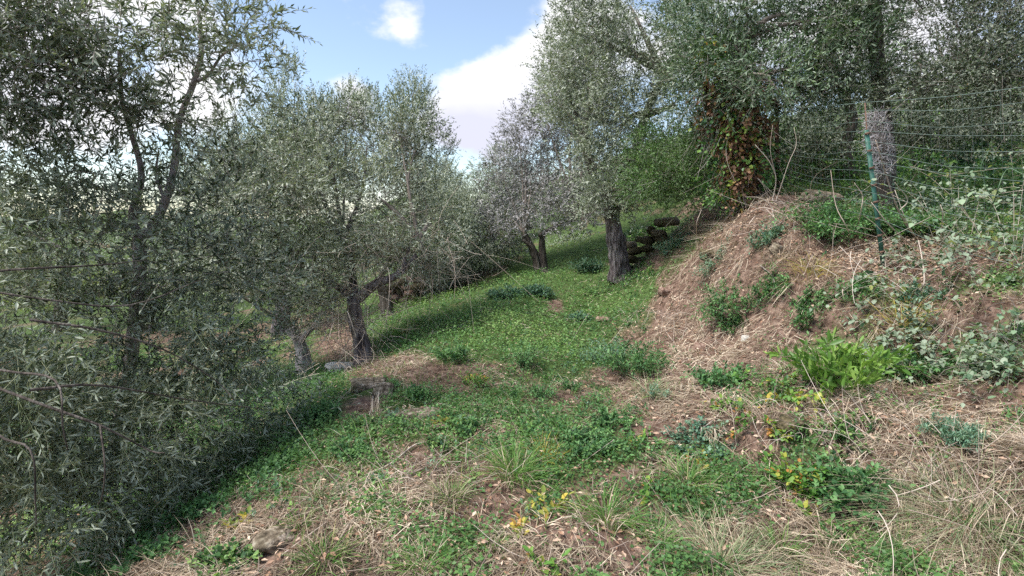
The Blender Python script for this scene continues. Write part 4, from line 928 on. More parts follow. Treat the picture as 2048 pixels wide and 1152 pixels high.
herb(1690, 480, 95, 'broad dark green bush against the lower fence wires left of the post', M_NETTLE, 110, .055, .03, 10, side=4, seed=24, wide=1.9, lean=.9)
herb(1825, 470, 70, 'dark green undergrowth against the lower fence wires right of the post', M_NETTLE, 80, .05, .03, 10, side=3, seed=25, wide=1.9, lean=.9)
herb(1850, 760, 62, 'dark ferny green bush beside the bright green shrub', M_NETTLE, 60, .05, .026, 10, side=3, seed=26, wide=1.9, lean=.9)
herb(1905, 885, 52, 'fine feathery bluish weed on bare stems at the right', M_BLUEWEED, 60, .03, .008, 14, side=3, seed=27, wide=1.5, lean=.8)
herb(1690, 1010, 105, 'dark broad-leaved bush at the lower right among the straw', M_NETTLE, 46, .05, .033, 9, side=2, seed=28, wide=1.4, lean=.8, parts=200, flat=.9)
herb(1590, 985, 60, 'lighter green leafy sprouts left of the dark broad-leaved bush', M_YGREEN, 30, .045, .035, 7, side=1, seed=29, wide=1.3, parts=80, flat=.9)
herb(1400, 905, 50, 'mixed dark leaves with yellow spots at the foot of the bare bank', M_BLUEWEED, 50, .035, .025, 8, side=2, seed=30, wide=2.0, lean=.9)
herb(1440, 775, 62, 'dark green leafy patch on the bank, left half of the trailing bramble', M_NETTLE, 50, .042, .028, 9, side=2, seed=31, wide=1.6, lean=.8)
herb(1680, 780, 118, 'bright light green shrub with long upright leaves on the right bank', M_LAUREL, 34, .095, .03, 17, side=1, seed=32, wide=1.55, lean=.75, kind='oliveL', parts=300, flat=.3, spread=38, droop=.12, name='shrub', cat='shrub', group=None, stemr=.003)
herb(1310, 800, 40, 'pale green seedlings on the foot of the bank under the biggest weed clump', M_BLUEWEED, 24, .03, .014, 8, seed=33)
herb(580, 790, 42, 'olive suckers with upright leaves on the lower terrace edge', M_OLIVE, 40, .05, .014, 12, side=2, seed=34, wide=2, kind='olive')
herb(510, 770, 45, 'olive suckers under the drooping branch near the pale lower terrace', M_OLIVE, 40, .05, .014, 12, side=2, seed=35, wide=2, kind='olive')
herb(1980, 760, 80, 'green shrub with sparse round leaves at the right edge above bare red twigs', M_BRAMBLE, 40, .05, .036, 7, side=2, seed=36, wide=1.3, parts=120, flat=.9)
herb(1830, 600, 34, 'low pale weeds on the ledge right of the fence post foot', M_BLUEWEED, 40, .04, .022, 8, side=1, seed=37, wide=2)
herb(1720, 590, 40, 'green weeds growing round the foot of the fence post', M_NETTLE, 50, .045, .024, 8, side=2, seed=38, wide=2)
herb(1175, 545, 34, 'dark green weeds on the path between the twisted olive and the large old olive', M_TEAL, 110, .05, .03, 8, side=2, seed=39, wide=2)
herb(1010, 596, 22, 'dark green nettle bed in the middle of the path where it rises', M_TEAL, 110, .05, .03, 8, side=2, seed=40, wide=3)
herb(1075, 590, 22, 'dark green nettle bed on the right half of the rising path', M_TEAL, 110, .05, .03, 8, side=2, seed=41, wide=2.6)
herb(1160, 640, 17, 'bluish green nettles at the foot of the bank below the large old olive', M_BLUEWEED, 60, .045, .025, 8, side=2, seed=42, wide=2.2)
herb(640, 840, 30, 'dull green weed thicket below the edge of the path at the left', M_NETTLE, 60, .04, .02, 9, side=2, seed=43, wide=2)
herb(560, 940, 30, 'shaded green weed thicket under the drooping olive branches', M_NETTLE, 36, .04, .022, 9, side=2, seed=44, wide=2)
herb(430, 1020, 34, 'low dark shaded weeds left of the straw edge near the bottom', M_NETTLE, 36, .04, .022, 9, side=2, seed=45, wide=2)
herb(450, 1140, 50, 'green clover-like clump at the bottom left beside the rounded brown stone', M_CLOVER, 50, .03, .026, 8, side=1, seed=46, wide=1.6, flat=.95)
herb(300, 1120, 40, 'dark weeds in deep shade at the bottom left', M_NETTLE, 40, .04, .022, 9, side=2, seed=47, wide=2)
herb(760, 690, 26, 'bright green grass-like weeds beside the leaning olive trunk', M_CLOVER, 60, .04, .018, 8, side=1, seed=48, wide=2.4)
herb(1700, 900, 40, 'creeping light green plants under the bright green shrub', M_CLOVER, 50, .03, .026, 7, side=1, seed=49, wide=2.2, flat=.95)
herb(1190, 590, 22, 'fresh green weeds at the base of the large old olive', M_CLOVER, 60, .04, .02, 7, side=1, seed=50, wide=3)

# brambles with long arching stems and broad leaves
def bramble(u, v, hpx, label, mat, n=16, parts=150, seed=0, leaf=.055, width=.042, wide=1.5, group='bramble bushes on the right bank', lean=1.2, droop=.7, nl=12, base=None, side=2, name='bramble', cat='bush', stemmat=None):
    return herb(u, v, hpx, label, mat, n, leaf, width, nl, 65, lean, 'oval', name, cat, group, side, droop, 500 + seed, parts, wide, stemmat or M_DEADTWIG, .85, .3, .12, .15, .0022, base=base)
bramble(1985, 560, 250, 'tall pale-leaved bramble climbing the fence at the right edge', M_BRAMBLE, 30, 220, 1)
bramble(2035, 520, 330, 'highest bramble rising in front of the fence at the very edge of the view', M_BRAMBLE, 20, 120, 13, lean=.55, droop=.35, side=3)
bramble(1940, 480, 200, 'loose bramble with upright canes in front of the right end of the fence', M_BRAMBLE, 16, 60, 14, lean=.7, droop=.4, side=3)
bramble(1290, 545, 40, 'dark creeping bramble overgrowing the low dark mossy wall', M_IVY, 26, 0, 15, leaf=.05, width=.035, side=2, wide=2)
bramble(1900, 700, 150, 'pale grey-green bramble on the bank right of the bright green shrub', M_BRAMBLE, 34, 240, 2, side=3)
bramble(2030, 700, 170, 'bramble with round pale leaves hanging at the right edge below the tall one', M_BRAMBLE, 26, 160, 3)
bramble(1930, 500, 130, 'bramble tangled over the ledge of fallen leaves right of the fence post', M_BRAMBLE, 26, 150, 4)
bramble(1560, 800, 95, 'trailing yellow-green bramble creeping down the bank from the dark leafy patch', M_YGREEN, 18, 160, 5, leaf=.045, width=.034)
bramble(1520, 850, 60, 'yellowing bramble shoots hanging over the small hollow in the bank', M_YGREEN, 14, 90, 6, leaf=.04, width=.03)
bramble(1800, 420, 120, 'thin-leaved bramble growing through the fence right of the post', M_BRAMBLE, 22, 80, 7, leaf=.05, width=.035)
bramble(1960, 330, 130, 'bramble on the green slope beyond the fence at the upper right', M_BRAMBLE, 40, 0, 8, leaf=.06, width=.045, side=3)
bramble(1840, 300, 90, 'dark bramble thicket on the slope beyond the fence right of the bundle', M_IVY, 50, 0, 9, leaf=.06, width=.045, side=3)
bramble(1625, 345, 60, 'yellow-spotted thicket in the shade beyond the fence left of the post', M_YGREEN, 30, 0, 10, leaf=.05, width=.035, side=2)
bramble(1300, 470, 50, 'green thicket on the upper terrace behind the large old olive', M_IVY, 60, 0, 11, leaf=.06, width=.04, side=3, wide=2)
bramble(1150, 480, 40, 'pale leafy thicket on the terrace between the twisted olive and the large old olive', M_BRAMBLE, 40, 0, 12, leaf=.06, width=.04, side=2, wide=2)

# plants with yellow leaves
def sprout(u, v, hpx, label, parts=26, seed=0, mat=None, n=7):
    return herb(u, v, hpx, label, mat or M_YELLOW, n, .05, .03, 5, 60, .7, 'oval', 'sprout', 'plant', 'sprouts with yellowing leaves', 0, .3, 700 + seed, parts, 1.2, M_DEADTWIG, .8, .2)
sprout(1098, 1030, 60, 'withering sprout with yellow and orange leaves below the big grass tuft', 40, 1, n=10)
sprout(1050, 1085, 36, 'small plant with two clear yellow leaves near the bottom of the path', 14, 2, n=4)
sprout(905, 852, 30, 'sprout with small bright yellow flowers by the orange-brown stone', 20, 3)
sprout(1290, 895, 34, 'sprout with lime and yellow leaves left of the bare bank', 20, 4, M_YGREEN)
sprout(1560, 810, 26, 'sprout of orange-yellow leaves in the trailing bramble', 16, 5)
sprout(1405, 935, 26, 'yellow leaves among mixed dark weeds at the foot of the bank', 16, 6)
sprout(1545, 945, 38, 'large lime green leaves with a yellowing one on the lower bank', 18, 7, M_YGREEN)
sprout(1625, 1035, 34, 'lime green leaves turning yellow under the dark broad-leaved bush', 18, 8, M_YGREEN)
sprout(1840, 765, 24, 'single orange-yellow leafed sprout under the pale bramble', 10, 9, n=3)
sprout(1295, 1010, 30, 'yellow-tipped sprout in the grass at the lower middle right', 14, 10, M_YGREEN)
sprout(1090, 1150, 40, 'green sprout with one orange leaf at the bottom edge of the view', 16, 11, M_YGREEN)
sprout(470, 1060, 26, 'small yellow sprout at the shaded lower left edge', 12, 12)

# grass tufts
def tuft(u, v, hpx, label, mat=None, n=150, seed=0, lean=.8, wid=.004, spread=.12, droop=.85, name='grass_tuft', flow=(0, 0)):
    r = np.random.default_rng(3000 + seed)
    B = G(u, v); h = hpx * B[1] / F; T = thing(name, B, label, 'grass tuft', 'tufts of long grass')
    for nm, m_, nn_ in (('green_blades', mat or M_GRASS, n), ('dry_blades', M_STRAW, n // 3)):
        az = r.uniform(0, 6.28, nn_); el = r.uniform(0, 1, nn_) ** .7
        d = nrm(np.stack([np.cos(az) * lean * el, np.sin(az) * lean * el, np.ones(nn_)], -1)); ln = h * r.uniform(.6, 1.35, nn_)
        p0 = B + np.stack([np.cos(az), np.sin(az), 0 * az], -1) * (r.uniform(0, 1, (nn_, 1)) * spread * (.4 + h * 3)); p0[:, 2] = H(p0[:, 0], p0[:, 1]) - .004
        az2 = az + r.normal(size=nn_) * .9
        bend = np.stack([np.cos(az2) + flow[0], np.sin(az2) + flow[1], -np.ones(nn_) * .9], -1) * (droop * ln * r.uniform(.15, 1.1, nn_))[:, None]
        V, Fc, k = blades(p0, d, ln, wid * r.uniform(.5, 1.2, nn_), bend, 4)
        a = Acc(); a.add(V, Fc, np.repeat(np.clip(.5 + r.normal(size=nn_) * .2, 0, 1), k)); a.build(nm, m_, T, kind='stuff')
    return T
tuft(1030, 955, 78, 'biggest grass tuft, deep green, in the middle of the path', n=330, seed=1, wid=.0045)
tuft(1088, 925, 52, 'yellowed grass tuft joined to the right side of the biggest tuft', M_YELLOW, 120, 2, wid=.005)
tuft(1375, 985, 70, 'broad green grass tuft at the lower right of the path', n=260, seed=3, wid=.0045)
tuft(1212, 1045, 78, 'green grass tuft with wide arching blades in the lower middle', n=190, seed=4, wid=.005, lean=1)
tuft(900, 1000, 50, 'light green grass tuft on the straw left of the biggest tuft', n=150, seed=5)
tuft(760, 1040, 40, 'thin light grass tuft on the left half of the foreground', n=110, seed=6)
tuft(650, 1130, 62, 'yellow-green grass tuft at the bottom left of the path', n=200, seed=7)
tuft(850, 1145, 66, 'fresh light green grass tuft at the bottom edge left of the middle', n=230, seed=8)
tuft(1300, 795, 48, 'yellowish grass tuft at the foot of the bank below the biggest weed clump', M_GRASS_BLUE, 130, 9)
tuft(1440, 1130, 100, 'wide grey-green grass tuft at the bottom right of the middle', M_GRASS_BLUE, 480, 10, lean=1.2, wid=.0035, spread=.22)
tuft(1930, 1060, 120, 'big dry grey grass tuft falling down the bank at the lower right', M_GRASS_BLUE, 520, 11, lean=1.0, wid=.0038, spread=.24, flow=(-.9, -.5))
tuft(1800, 1110, 60, 'thin green grass tuft at the bottom right below the dark broad-leaved bush', n=150, seed=12)
tuft(1560, 1120, 60, 'narrow green grass tuft between the two greyish tufts at the bottom', n=150, seed=13)
tuft(720, 890, 48, 'arching grass tuft on the left path edge above the dead branches', n=130, seed=14)
tuft(640, 1010, 50, 'brownish grass tuft hanging over the left edge in half shade', M_GRASS_BLUE, 130, 15)
tuft(1150, 590, 22, 'short grass tuft by the small bare patch where the path rises', n=120, seed=16)
tuft(1275, 625, 34, 'long grass tuft at the toe of the bank near the large old olive', n=160, seed=17)
tuft(835, 650, 34, 'bright green grass tuft near the shaded slim trunk', n=220, seed=18)
tuft(800, 670, 30, 'bright green grass tuft just left of and below the one by the slim trunk', n=220, seed=19)
tuft(1090, 1000, 40, 'small grass tuft right below the biggest tuft', n=90, seed=20)
tuft(1620, 560, 50, 'dry yellowish grass tuft on the bank left of the fence post', M_YELLOW, 110, 21)
tuft(1560, 520, 46, 'dry reddish-yellow grass tuft high on the bank', M_STRAW, 130, 22)
tuft(1800, 680, 70, 'dry yellow grass tuft hanging between the bright shrub and pale bramble', M_YELLOW, 120, 23)
tuft(600, 1060, 40, 'thin grass tuft beside the rounded brown stone', n=90, seed=24)
tuft(980, 1110, 46, 'light grass tuft at the bottom, left of the plant with two yellow leaves', n=110, seed=25)
tuft(1680, 1120, 50, 'weak green grass tuft at the bottom right between straw', n=100, seed=26)
tuft(1310, 1080, 60, 'loose green grass tuft just left of the wide grey-green one', n=160, seed=27)
tuft(1120, 870, 30, 'low grass tuft on the path left of the low dark clump', n=100, seed=28)

# ------------------------------------------------------------------ dead stems and fallen sticks
def stick(pts, rad, label, mat=None, name='stick', cat='stick', group='dead sticks and stems', branch=(), lift=.02):
    """pts: (u, v) on the ground, or (u, v, Y) in the air"""
    Q = []
    for q in pts:
        if len(q) == 2: z = G(*q); z[2] += lift
        else: z = P(*q)
        Q.append(z)
    T = thing(name, Q[0], label, cat, group)
    a = Acc(); V, Fc = tube(Q, np.linspace(rad, rad * .45, len(Q)), 6, 0, len(Q), sub=4, wob=.006); a.add(V, Fc, rng.uniform(.3, .9)); a.build('main_stem', mat or M_DEADTWIG, T, smooth=True)
    for b in branch:
        q = [P(*z) if len(z) == 3 else (G(*z) + np.array([0, 0, lift])) for z in b]
        a = Acc(); V, Fc = tube(q, np.linspace(rad * .6, rad * .3, len(q)), 5, 0, 3, sub=4, wob=.005); a.add(V, Fc, rng.uniform(.3, .9)); a.build('side_stem', mat or M_DEADTWIG, T, smooth=True)
    return T
stick([(730, 960), (780, 935), (830, 905), (880, 890)], .007, 'pale curved dead branch on the heap of straw left of the middle', branch=[[(780, 935), (810, 955), (850, 950)]])
stick([(700, 985), (760, 965), (850, 945)], .005, 'thin pale dead stem just below the curved dead branch')
stick([(680, 1090), (700, 1060), (725, 1035), (740, 1020)], .005, 'short pale stick on the left side of the foreground')
stick([(990, 878), (1030, 868), (1060, 872)], .004, 'thin reddish stick beside the low middle weeds on the path')
stick([(1345, 690), (1330, 660), (1350, 640)], .005, 'bent stick on the dry stems low on the bank')
stick([(1370, 900), (1430, 850), (1470, 800), (1480, 770)], .004, 'thin leaning dead stem over the bare reddish bank')
stick([(1700, 820), (1740, 800), (1770, 790)], .006, 'brown stick lying under the bright green shrub')
stick([(1920, 800), (1925, 775), (1945, 765, 3.2), (1970, 755, 3.2)], .005, 'hooked bare stem under the round-leaved bramble at the right')
stick([(2047, 890), (1960, 880), (1870, 885)], .005, 'long straight pale stem lying across the bank at the right edge')
stick([(2040, 1100), (1990, 1105), (1950, 1100)], .006, 'pale broken stick at the lower right corner')
stick([(700, 868), (730, 850), (745, 800), (735, 790)], .005, 'looped pale stem over the dug patch of soil below the flat stones')
stick([(1440, 560), (1425, 590), (1432, 630), (1410, 660)], .007, 'thin brown root hanging down the middle of the bank face', M_TWIG, 'root', 'root', 'roots showing in the bank')
stick([(1520, 540), (1545, 570), (1540, 610)], .007, 'short bent root on the bank between the two green bushes', M_TWIG, 'root', 'root', 'roots showing in the bank')
stick([(1640, 840), (1650, 870), (1642, 900)], .007, 'pale root dangling at the small hollow under the bright green shrub', M_TWIG, 'root', 'root', 'roots showing in the bank')
# around the fence
stick([(1548, 440), (1546, 405, 6.6), (1553, 360, 6.5), (1540, 325, 6.4), (1510, 290, 6.4)], .009, 'pale dead stem rising beside the ivy-clad trunk at the corner of the fence', branch=[[(1546, 420, 6.6), (1575, 330, 6.5), (1592, 290, 6.5), (1588, 255, 6.5)], [(1553, 360, 6.5), (1540, 300, 6.4), (1545, 250, 6.4)]], cat='dead stem')
stick([(1830, 480), (1800, 420, 5.3), (1775, 350, 5.2), (1762, 310, 5.1), (1752, 280, 5.1)], .009, 'tall forked pale dead stem leaning past the right side of the fence post', branch=[[(1800, 420, 5.3), (1815, 400, 5.3), (1790, 365, 5.2)], [(1830, 480), (1812, 440, 5.2), (1790, 380, 5.2)]], cat='dead stem')
stick([(1712, 475), (1722, 420, 5.4), (1725, 390, 5.4), (1708, 365, 5.4)], .007, 'short forked pale stem before the bush left of the fence post', branch=[[(1725, 390, 5.4), (1718, 380, 5.4), (1703, 385, 5.4)]], cat='dead stem')
stick([(1705, 490), (1690, 450, 5.3), (1670, 410, 5.4), (1660, 340, 5.5)], .006, 'brown dead stem leaning left in front of the bush below the fence', cat='dead stem')
stick([(1820, 500), (1780, 450, 5.0), (1745, 405, 5.0)], .007, 'straight pale stem leaning against the foot of the fence post', cat='dead stem')
stick([(1880, 500), (1885, 430, 4.9), (1880, 410, 4.9)], .006, 'short brown stem on the ledge of fallen leaves', cat='dead stem')
stick([(1500, 430), (1530, 415, 6.3), (1580, 435, 6.1), (1620, 470), (1650, 500)], .007, 'low arching pale stem over the reddish stems below the fence corner', branch=[[(1530, 415, 6.3), (1560, 450), (1600, 465)]], cat='dead stem')
stick([(1838, 590), (1845, 560, 4.5), (1840, 510, 4.7), (1835, 480, 4.8)], .008, 'stout pale stem with a knot on the ledge right of the post', branch=[[(1845, 572), (1860, 590), (1880, 600)], [(1845, 572), (1825, 590), (1820, 600)]], cat='dead stem')
stick([(1330, 455, 9.2), (1350, 435, 9.0), (1362, 425, 8.9)], .014, 'broken grey branch hanging under the green leafy bush-like tree', M_TWIG)
stick([(1960, 470), (1985, 400, 4.2), (2010, 340, 4.1), (2047, 350, 3.9)], .006, 'thick arching bramble cane at the right edge', M_BRAMBLE, cat='dead stem', branch=[[(1985, 400, 4.2), (1960, 340, 4.2), (1975, 300, 4.2)]])
stick([(1395, 480), (1392, 450, 7.2), (1402, 420, 7.2)], .006, 'single bare stem upright on the shoulder of the bank', cat='dead stem')

def stem_tangle(u, v, n, rx, ry, rz, label, mat, seed, name='dry_brush', length=.5, Y=None, rad=.0035, up=.3):
    r = np.random.default_rng(seed); B = G(u, v) if Y is None else P(u, v, Y)
    T = thing(name, B, label, 'dry brush', 'heaps of dead stems')
    p = B + r.normal(size=(n, 3)) * np.array([rx, ry, rz]) * .5; p[:, 2] = np.maximum(p[:, 2], H(p[:, 0], p[:, 1]) + .01)
    d = nrm(r.normal(size=(n, 3)) + np.array([0, 0, up])); ln = length * r.uniform(.4, 1.2, n)
    V, Fc, k = strands(p, d, ln, rad * r.uniform(.5, 1.2, n), r.normal(size=(n, 3)) * (.5 * ln)[:, None] - np.array([0, 0, .3]) * ln[:, None], 5, 3, .5)
    a = Acc(); a.add(V, Fc, np.repeat(r.uniform(0, 1, n), k)); a.build('stems', mat, T, kind='stuff'); return T
stem_tangle(1575, 445, 90, .5, .4, .25, 'tangled reddish dead stems heaped below the corner of the fence', M_DEADTWIG, 1, length=.5)
stem_tangle(1780, 540, 80, .8, .4, .2, 'thin pale dead stems tangled over the fallen leaves by the post', M_DEADTWIG, 2, length=.45)
stem_tangle(1390, 640, 150, 1.0, .7, .12, 'matted pale dry stems draped over the middle of the bank', M_DEADTWIG, 3, length=.3, rad=.0025, up=0)
stem_tangle(1930, 960, 160, .6, .4, .15, 'bleached dry stems heaped at the right beside the big dry tuft', M_DEADTWIG, 4, length=.3, rad=.003)
stem_tangle(1700, 850, 160, .8, .3, .08, 'dry stems lying under the bright green shrub', M_DEADTWIG, 5, length=.25, rad=.0025, up=0)
stem_tangle(820, 965, 120, .45, .2, .06, 'pale prunings heaped on the left half of the path', M_DEADTWIG, 6, length=.3, rad=.0022, up=0)
stem_tangle(790, 730, 120, .8, .3, .05, 'light dry prunings spread behind the flat stones', M_DEADTWIG, 7, length=.25, rad=.0025, up=0)
stem_tangle(980, 490, 120, 1.2, .4, .5, 'reddish brown dead brush on the low bank beneath the far crowns', M_DRYLEAF, 8, length=.6, rad=.006, Y=13.2, up=-.3)
stem_tangle(690, 630, 260, .6, .4, .35, 'pinkish bare suckers round the fork of the leaning olive', M_DEADTWIG, 9, length=.5, rad=.0042, Y=6.8, up=-.2)
stem_tangle(800, 515, 300, .9, .5, .4, 'pale bare twigs crowding the right limb of the leaning olive', M_DEADTWIG, 10, length=.5, rad=.0038, Y=6.9, up=-.1)
stem_tangle(2010, 720, 90, .4, .3, .3, 'dark reddish bare twigs under the round-leaved bramble', M_TWIG, 11, length=.4, rad=.003)

# ------------------------------------------------------------------ ivy on the trunk and undergrowth beyond the fence
def leaf_cloud(name, label, cat, group, blobs, mat, leaf, width, n, seed, stems=0, kind='oval', hang=0., stemmat=None):
    r = np.random.default_rng(seed); c0 = P(*blobs[0][:3]); T = thing(name, c0, label, cat, group); frs = []; st = Acc()
    for b in blobs:
        c = P(*b[:3]); R = np.array([b[3] * b[2] / F, b[5], b[4] * b[2] / F]); p, dr = ellipsoid_pts(c, R, int(n * b[6] if len(b) > 6 else n), .4, r)
        m_ = len(p); d = nrm(dr * .6 + r.normal(size=(m_, 3)) * .5 + np.array([0, 0, -hang]))
        frs.append(sprig_frames(p, d, np.full(m_, .14) * r.uniform(.5, 1.3, m_), 5, leaf, width, .3, 55, .1, flat=.4, r=r))
        if stems:
            k_ = stems; q, e = ellipsoid_pts(c, R, k_, .5, r); l = r.uniform(.2, .7, k_)
            V, Fc, kk = strands(q, nrm(r.normal(size=(k_, 3)) * .4 + np.array([0, 0, -1.])), l, np.full(k_, .003), r.normal(size=(k_, 3)) * (.25 * l)[:, None], 4, 3, .5); st.add(V, Fc, np.repeat(r.uniform(0, .8, k_), kk))
    fr = tuple(np.concatenate([f[i] for f in frs]) for i in range(7))
    a = Acc(); a.add(*leaves(fr, kind)); a.build('foliage', mat, T, kind='stuff')
    st.build('hanging_stems', stemmat or M_TWIG, T, kind='stuff'); return T
leaf_cloud('ivy', 'withered brown ivy with a few green leaves hanging down the ivy-clad trunk', 'ivy', None,
           [(1470, 250, 7.0, 32, 80, .25, 1.4), (1488, 340, 7.0, 36, 60, .25, 1), (1515, 240, 7.1, 24, 70, .2, .7), (1435, 190, 7.1, 30, 40, .25, .4), (1420, 250, 7.3, 20, 40, .2, .2)], M_REDIVY, .07, .056, 190, 61, 35, hang=.8)
leaf_cloud('ivy', 'dark green ivy leaves mixed among the withered brown ivy on the trunk', 'ivy', None, [(1450, 260, 7.0, 40, 70, .3, 1), (1510, 330, 7.0, 40, 70, .3, 1), (1480, 170, 7.0, 60, 30, .3, .7)], M_IVY, .06, .05, 90, 66, 15, hang=.6)
leaf_cloud('ivy', 'green ivy and dry stalks at the base of the ivy-clad trunk beside the fence corner', 'ivy', None,
           [(1540, 320, 7.3, 26, 80, .25, 1), (1470, 390, 7.2, 50, 22, .3, .8), (1430, 360, 7.6, 34, 40, .3, .8)], M_IVY, .05, .04, 150, 62, 25, hang=.5)
leaf_cloud('creeper', 'lime green creeper leaves hanging high left of the ivy-clad trunk', 'creeper', None, [(1425, 115, 6.9, 16, 40, .12, 1), (1412, 90, 6.9, 12, 16, .1, .4)], M_YGREEN, .05, .035, 45, 63, 5, hang=.7)
leaf_cloud('dark_undergrowth', 'dark undergrowth in deep shade beyond the fence left of the post', 'undergrowth', None, [(1640, 350, 8.4, 90, 40, .5, 1), (1600, 300, 9, 60, 50, .5, 1), (1680, 310, 9.2, 60, 60, .5, 1)], M_IVY, .06, .04, 260, 64, 30)  # leaf density raised to darken this area
leaf_cloud('slope_undergrowth', 'green undergrowth covering the slope beyond the fence at the right', 'undergrowth', None,
           [(1860, 260, 10, 110, 40, .8, 1.2), (1980, 250, 9, 100, 50, .8, 1.2), (1830, 350, 8, 70, 40, .5, 1), (1960, 380, 7, 120, 50, .5, 1.2), (1900, 215, 11.5, 120, 25, .8, 1)], M_IVY, .065, .035, 220, 65, 30)

leaf_cloud('shade_toned_shrub', 'shrub coloured very dark for the shade in the hollow below the crowns left of the path', 'shrub', None,
           [(880, 560, 12.3, 34, 36, .5, 1.4), (850, 585, 12.2, 26, 18, .4, .8), (905, 540, 12.4, 40, 30, .5, 1.2), (1000, 500, 14, 90, 16, .5, 1.2), (930, 520, 13, 50, 22, .5, 1.1)], M_HOLLOW_SHADE, .06, .035, 330, 67, 20, hang=.5)  # dark leaf mass stands in for shade under the crowns
for a_, b_, n_, sd_, lb_ in ((1850, 235, 520, 71, 'broad dark shrub on the slope beyond the fence right of the hanging bundle'), (1985, 225, 520, 72, 'broad dark shrub on the slope beyond the fence at the right edge'), (1920, 320, 380, 73, 'dark shrub lower on the slope beyond the fence behind the bramble canes'), (1610, 270, 380, 74, 'dark shrub behind the fence corner in the shade of the ivy-clad trunk')):
    leaf_cloud('shrub', lb_, 'shrub', 'dark shrubs beyond the fence', [(a_, b_, 8.8, 75, 42, .7, 1), (a_ + 30, b_ + 25, 8.4, 50, 30, .5, .6), (a_ - 40, b_ + 20, 8.6, 45, 30, .5, .5)], M_OLIVE_DARK if sd_ != 73 else M_TEAL, .06, .028, n_, sd_, 30)
# grey bundle of dead growth hanging on the trunk
def bundle():
    r = np.random.default_rng(70); A = P(1752, 225, 6.05); B = P(1768, 350, 6.05)
    T = thing('hanging_bundle', A, 'grey frizzy bundle of dead growth hanging on the trunk behind the fence post', 'bundle')
    n = 1100; t = r.uniform(0, 1, n); wd = .075 * (.4 + 1.1 * np.sin(np.pi * np.clip(t * .9 + .08, 0, 1)) ** .7)
    a = r.uniform(0, 6.28, n); p = A + (B - A) * t[:, None] + np.stack([np.cos(a), np.sin(a), 0 * a], -1) * (wd * r.uniform(.3, 1, n) ** .5)[:, None]
    d = nrm(np.stack([np.cos(a), np.sin(a), r.normal(size=n) * 1.2], -1) + r.normal(size=(n, 3)) * .6)
    V, Fc, k = strands(p, d, r.uniform(.03, .07, n), np.full(n, .003), r.normal(size=(n, 3)) * .03, 2, 3, .8)
    ac = Acc(); ac.add(V, Fc, np.repeat(r.uniform(.5, 1, n), k)); ac.build('dry_growth', M_GREYFRIZZ, T, kind='stuff')
    q = A + (B - A) * np.linspace(-.05, 1.02, 6)[:, None]; V, Fc = tube(q, [.01, .05, .07, .07, .05, .01], 10, .1, 4, sub=3); ac = Acc(); ac.add(V, Fc, .2); ac.build('core', M_TWIG, T)
bundle()

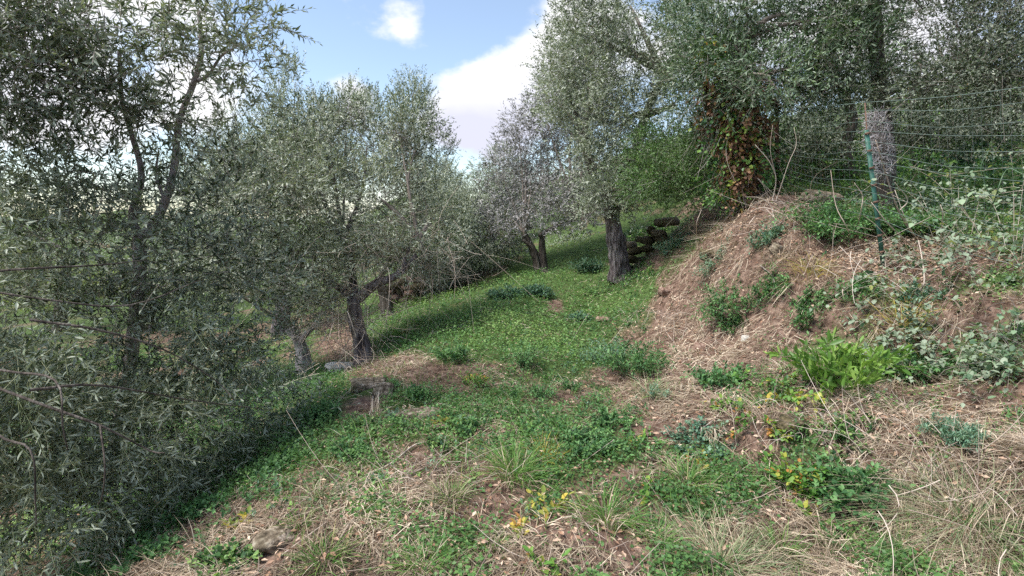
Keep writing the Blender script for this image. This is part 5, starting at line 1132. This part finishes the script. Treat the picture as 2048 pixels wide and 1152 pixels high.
# ------------------------------------------------------------------ fence
def fence():
    A = P(1556, 400, 7.3); A[2] = H(A[0], A[1]); M_ = P(1765, 572, 5.0); M_[2] = H(M_[0], M_[1]); 
    T = thing('wire_fence', M_, 'green wire mesh fence with one leaning green post on top of the right bank', 'fence')
    def part(name, V, Fc, m, lab=None):
        a = Acc(); a.add(V, Fc, .5); o = a.build(name, m, T)
        if lab: o['label'] = lab
        return o
    top = P(1733, 260, 5.0)
    # T-section post
    ax = top - M_; pr = M_ - ax * .06
    d = nrm(ax); s = nrm(np.cross(d, [0, 1, 0])); f = np.cross(s, d)
    def box(p, q, hw, hd, off=0.):
        c = []
        for e in (p, q):
            for a_, b_ in ((-hw, -hd), (hw, -hd), (hw, hd), (-hw, hd)): c.append(e + s * a_ + f * (b_ + off))
        return np.array(c), np.array([(0, 1, 5), (0, 5, 4), (1, 2, 6), (1, 6, 5), (2, 3, 7), (2, 7, 6), (3, 0, 4), (3, 4, 7), (4, 5, 6), (4, 6, 7), (0, 2, 1), (0, 3, 2)])
    V1, F1 = box(pr, top, .019, .003); V2, F2 = box(pr, top, .003, .015, .0185)
    a = Acc(); a.add(V1, F1, .5); a.add(V2, F2, .5); a.build('post', M_POST, T)
    for t in np.linspace(.06, .97, 9):
        c = pr + (top - pr) * t; V, Fc = box(c, c + d * .02, .024, .004, -.008); part('wire_clip', V, Fc, M_RUST)
    V, Fc = tube([P(1738, 330, 5.03), P(1730, 205, 5.03)], [.006, .006], 6); part('rusty_rod', V, Fc, M_RUST, 'thin rusty rod rising above the green post')
    # corner post hidden in the ivy
    V, Fc = tube([A, P(1553, 200, 7.3)], [.03, .025], 8); part('post', V, Fc, M_RUST, 'thin brown corner post in the ivy')
    # wires: heights read at the corner, at the post and at the right edge
    mid = [205, 222, 243, 263, 283, 303, 323, 343, 364, 386, 410, 436]
    lft = [215, 231, 245, 262, 280, 294, 306, 320, 332, 345, 358, 372]
    rgt = [172, 200, 238, 268, 299, 330, 362, 394, 426, 458, 492, 528]
    rows = []
    for i in range(12):
        um = 1732 + (mid[i] - 260) * .1
        a = P(1556, lft[i], 7.3); b = P(um, mid[i], 4.97); c = P(2120, rgt[i] + (rgt[i] - mid[i]) * .22, 3.7)
        sagv = np.array([0, 0, -.02 * (1 + i % 3)])
        pts = [a, (a + b) / 2 + sagv, b, (b + c) / 2 + sagv, c]
        V, Fc = tube(pts, [.0021 if i else .0026] * 5, 4, sub=6, cap=False, wob=.006, seed=i); part('wire', V, Fc, M_WIRE); rows.append(pts)
    def at(row, t):   # 0..1 corner to post, 1..2 post to edge
        a, m1, b, m2, c = row
        if t <= 1: return a * (1 - t) + b * t + (m1 - (a + b) / 2) * math.sin(math.pi * t)
        t -= 1; return b * (1 - t) + c * t + (m2 - (b + c) / 2) * math.sin(math.pi * t)
    for t in list(np.linspace(.02, .97, 22)) + list(np.linspace(1.05, 1.98, 22)):
        q = [at(rows[i], t + rng.normal() * .0015) for i in (0, 2, 4, 6, 8, 10, 11)]
        V, Fc = tube(q, [.0009] * 7, 3, cap=False); part('upright_wire', V, Fc, M_WIRE)
fence()
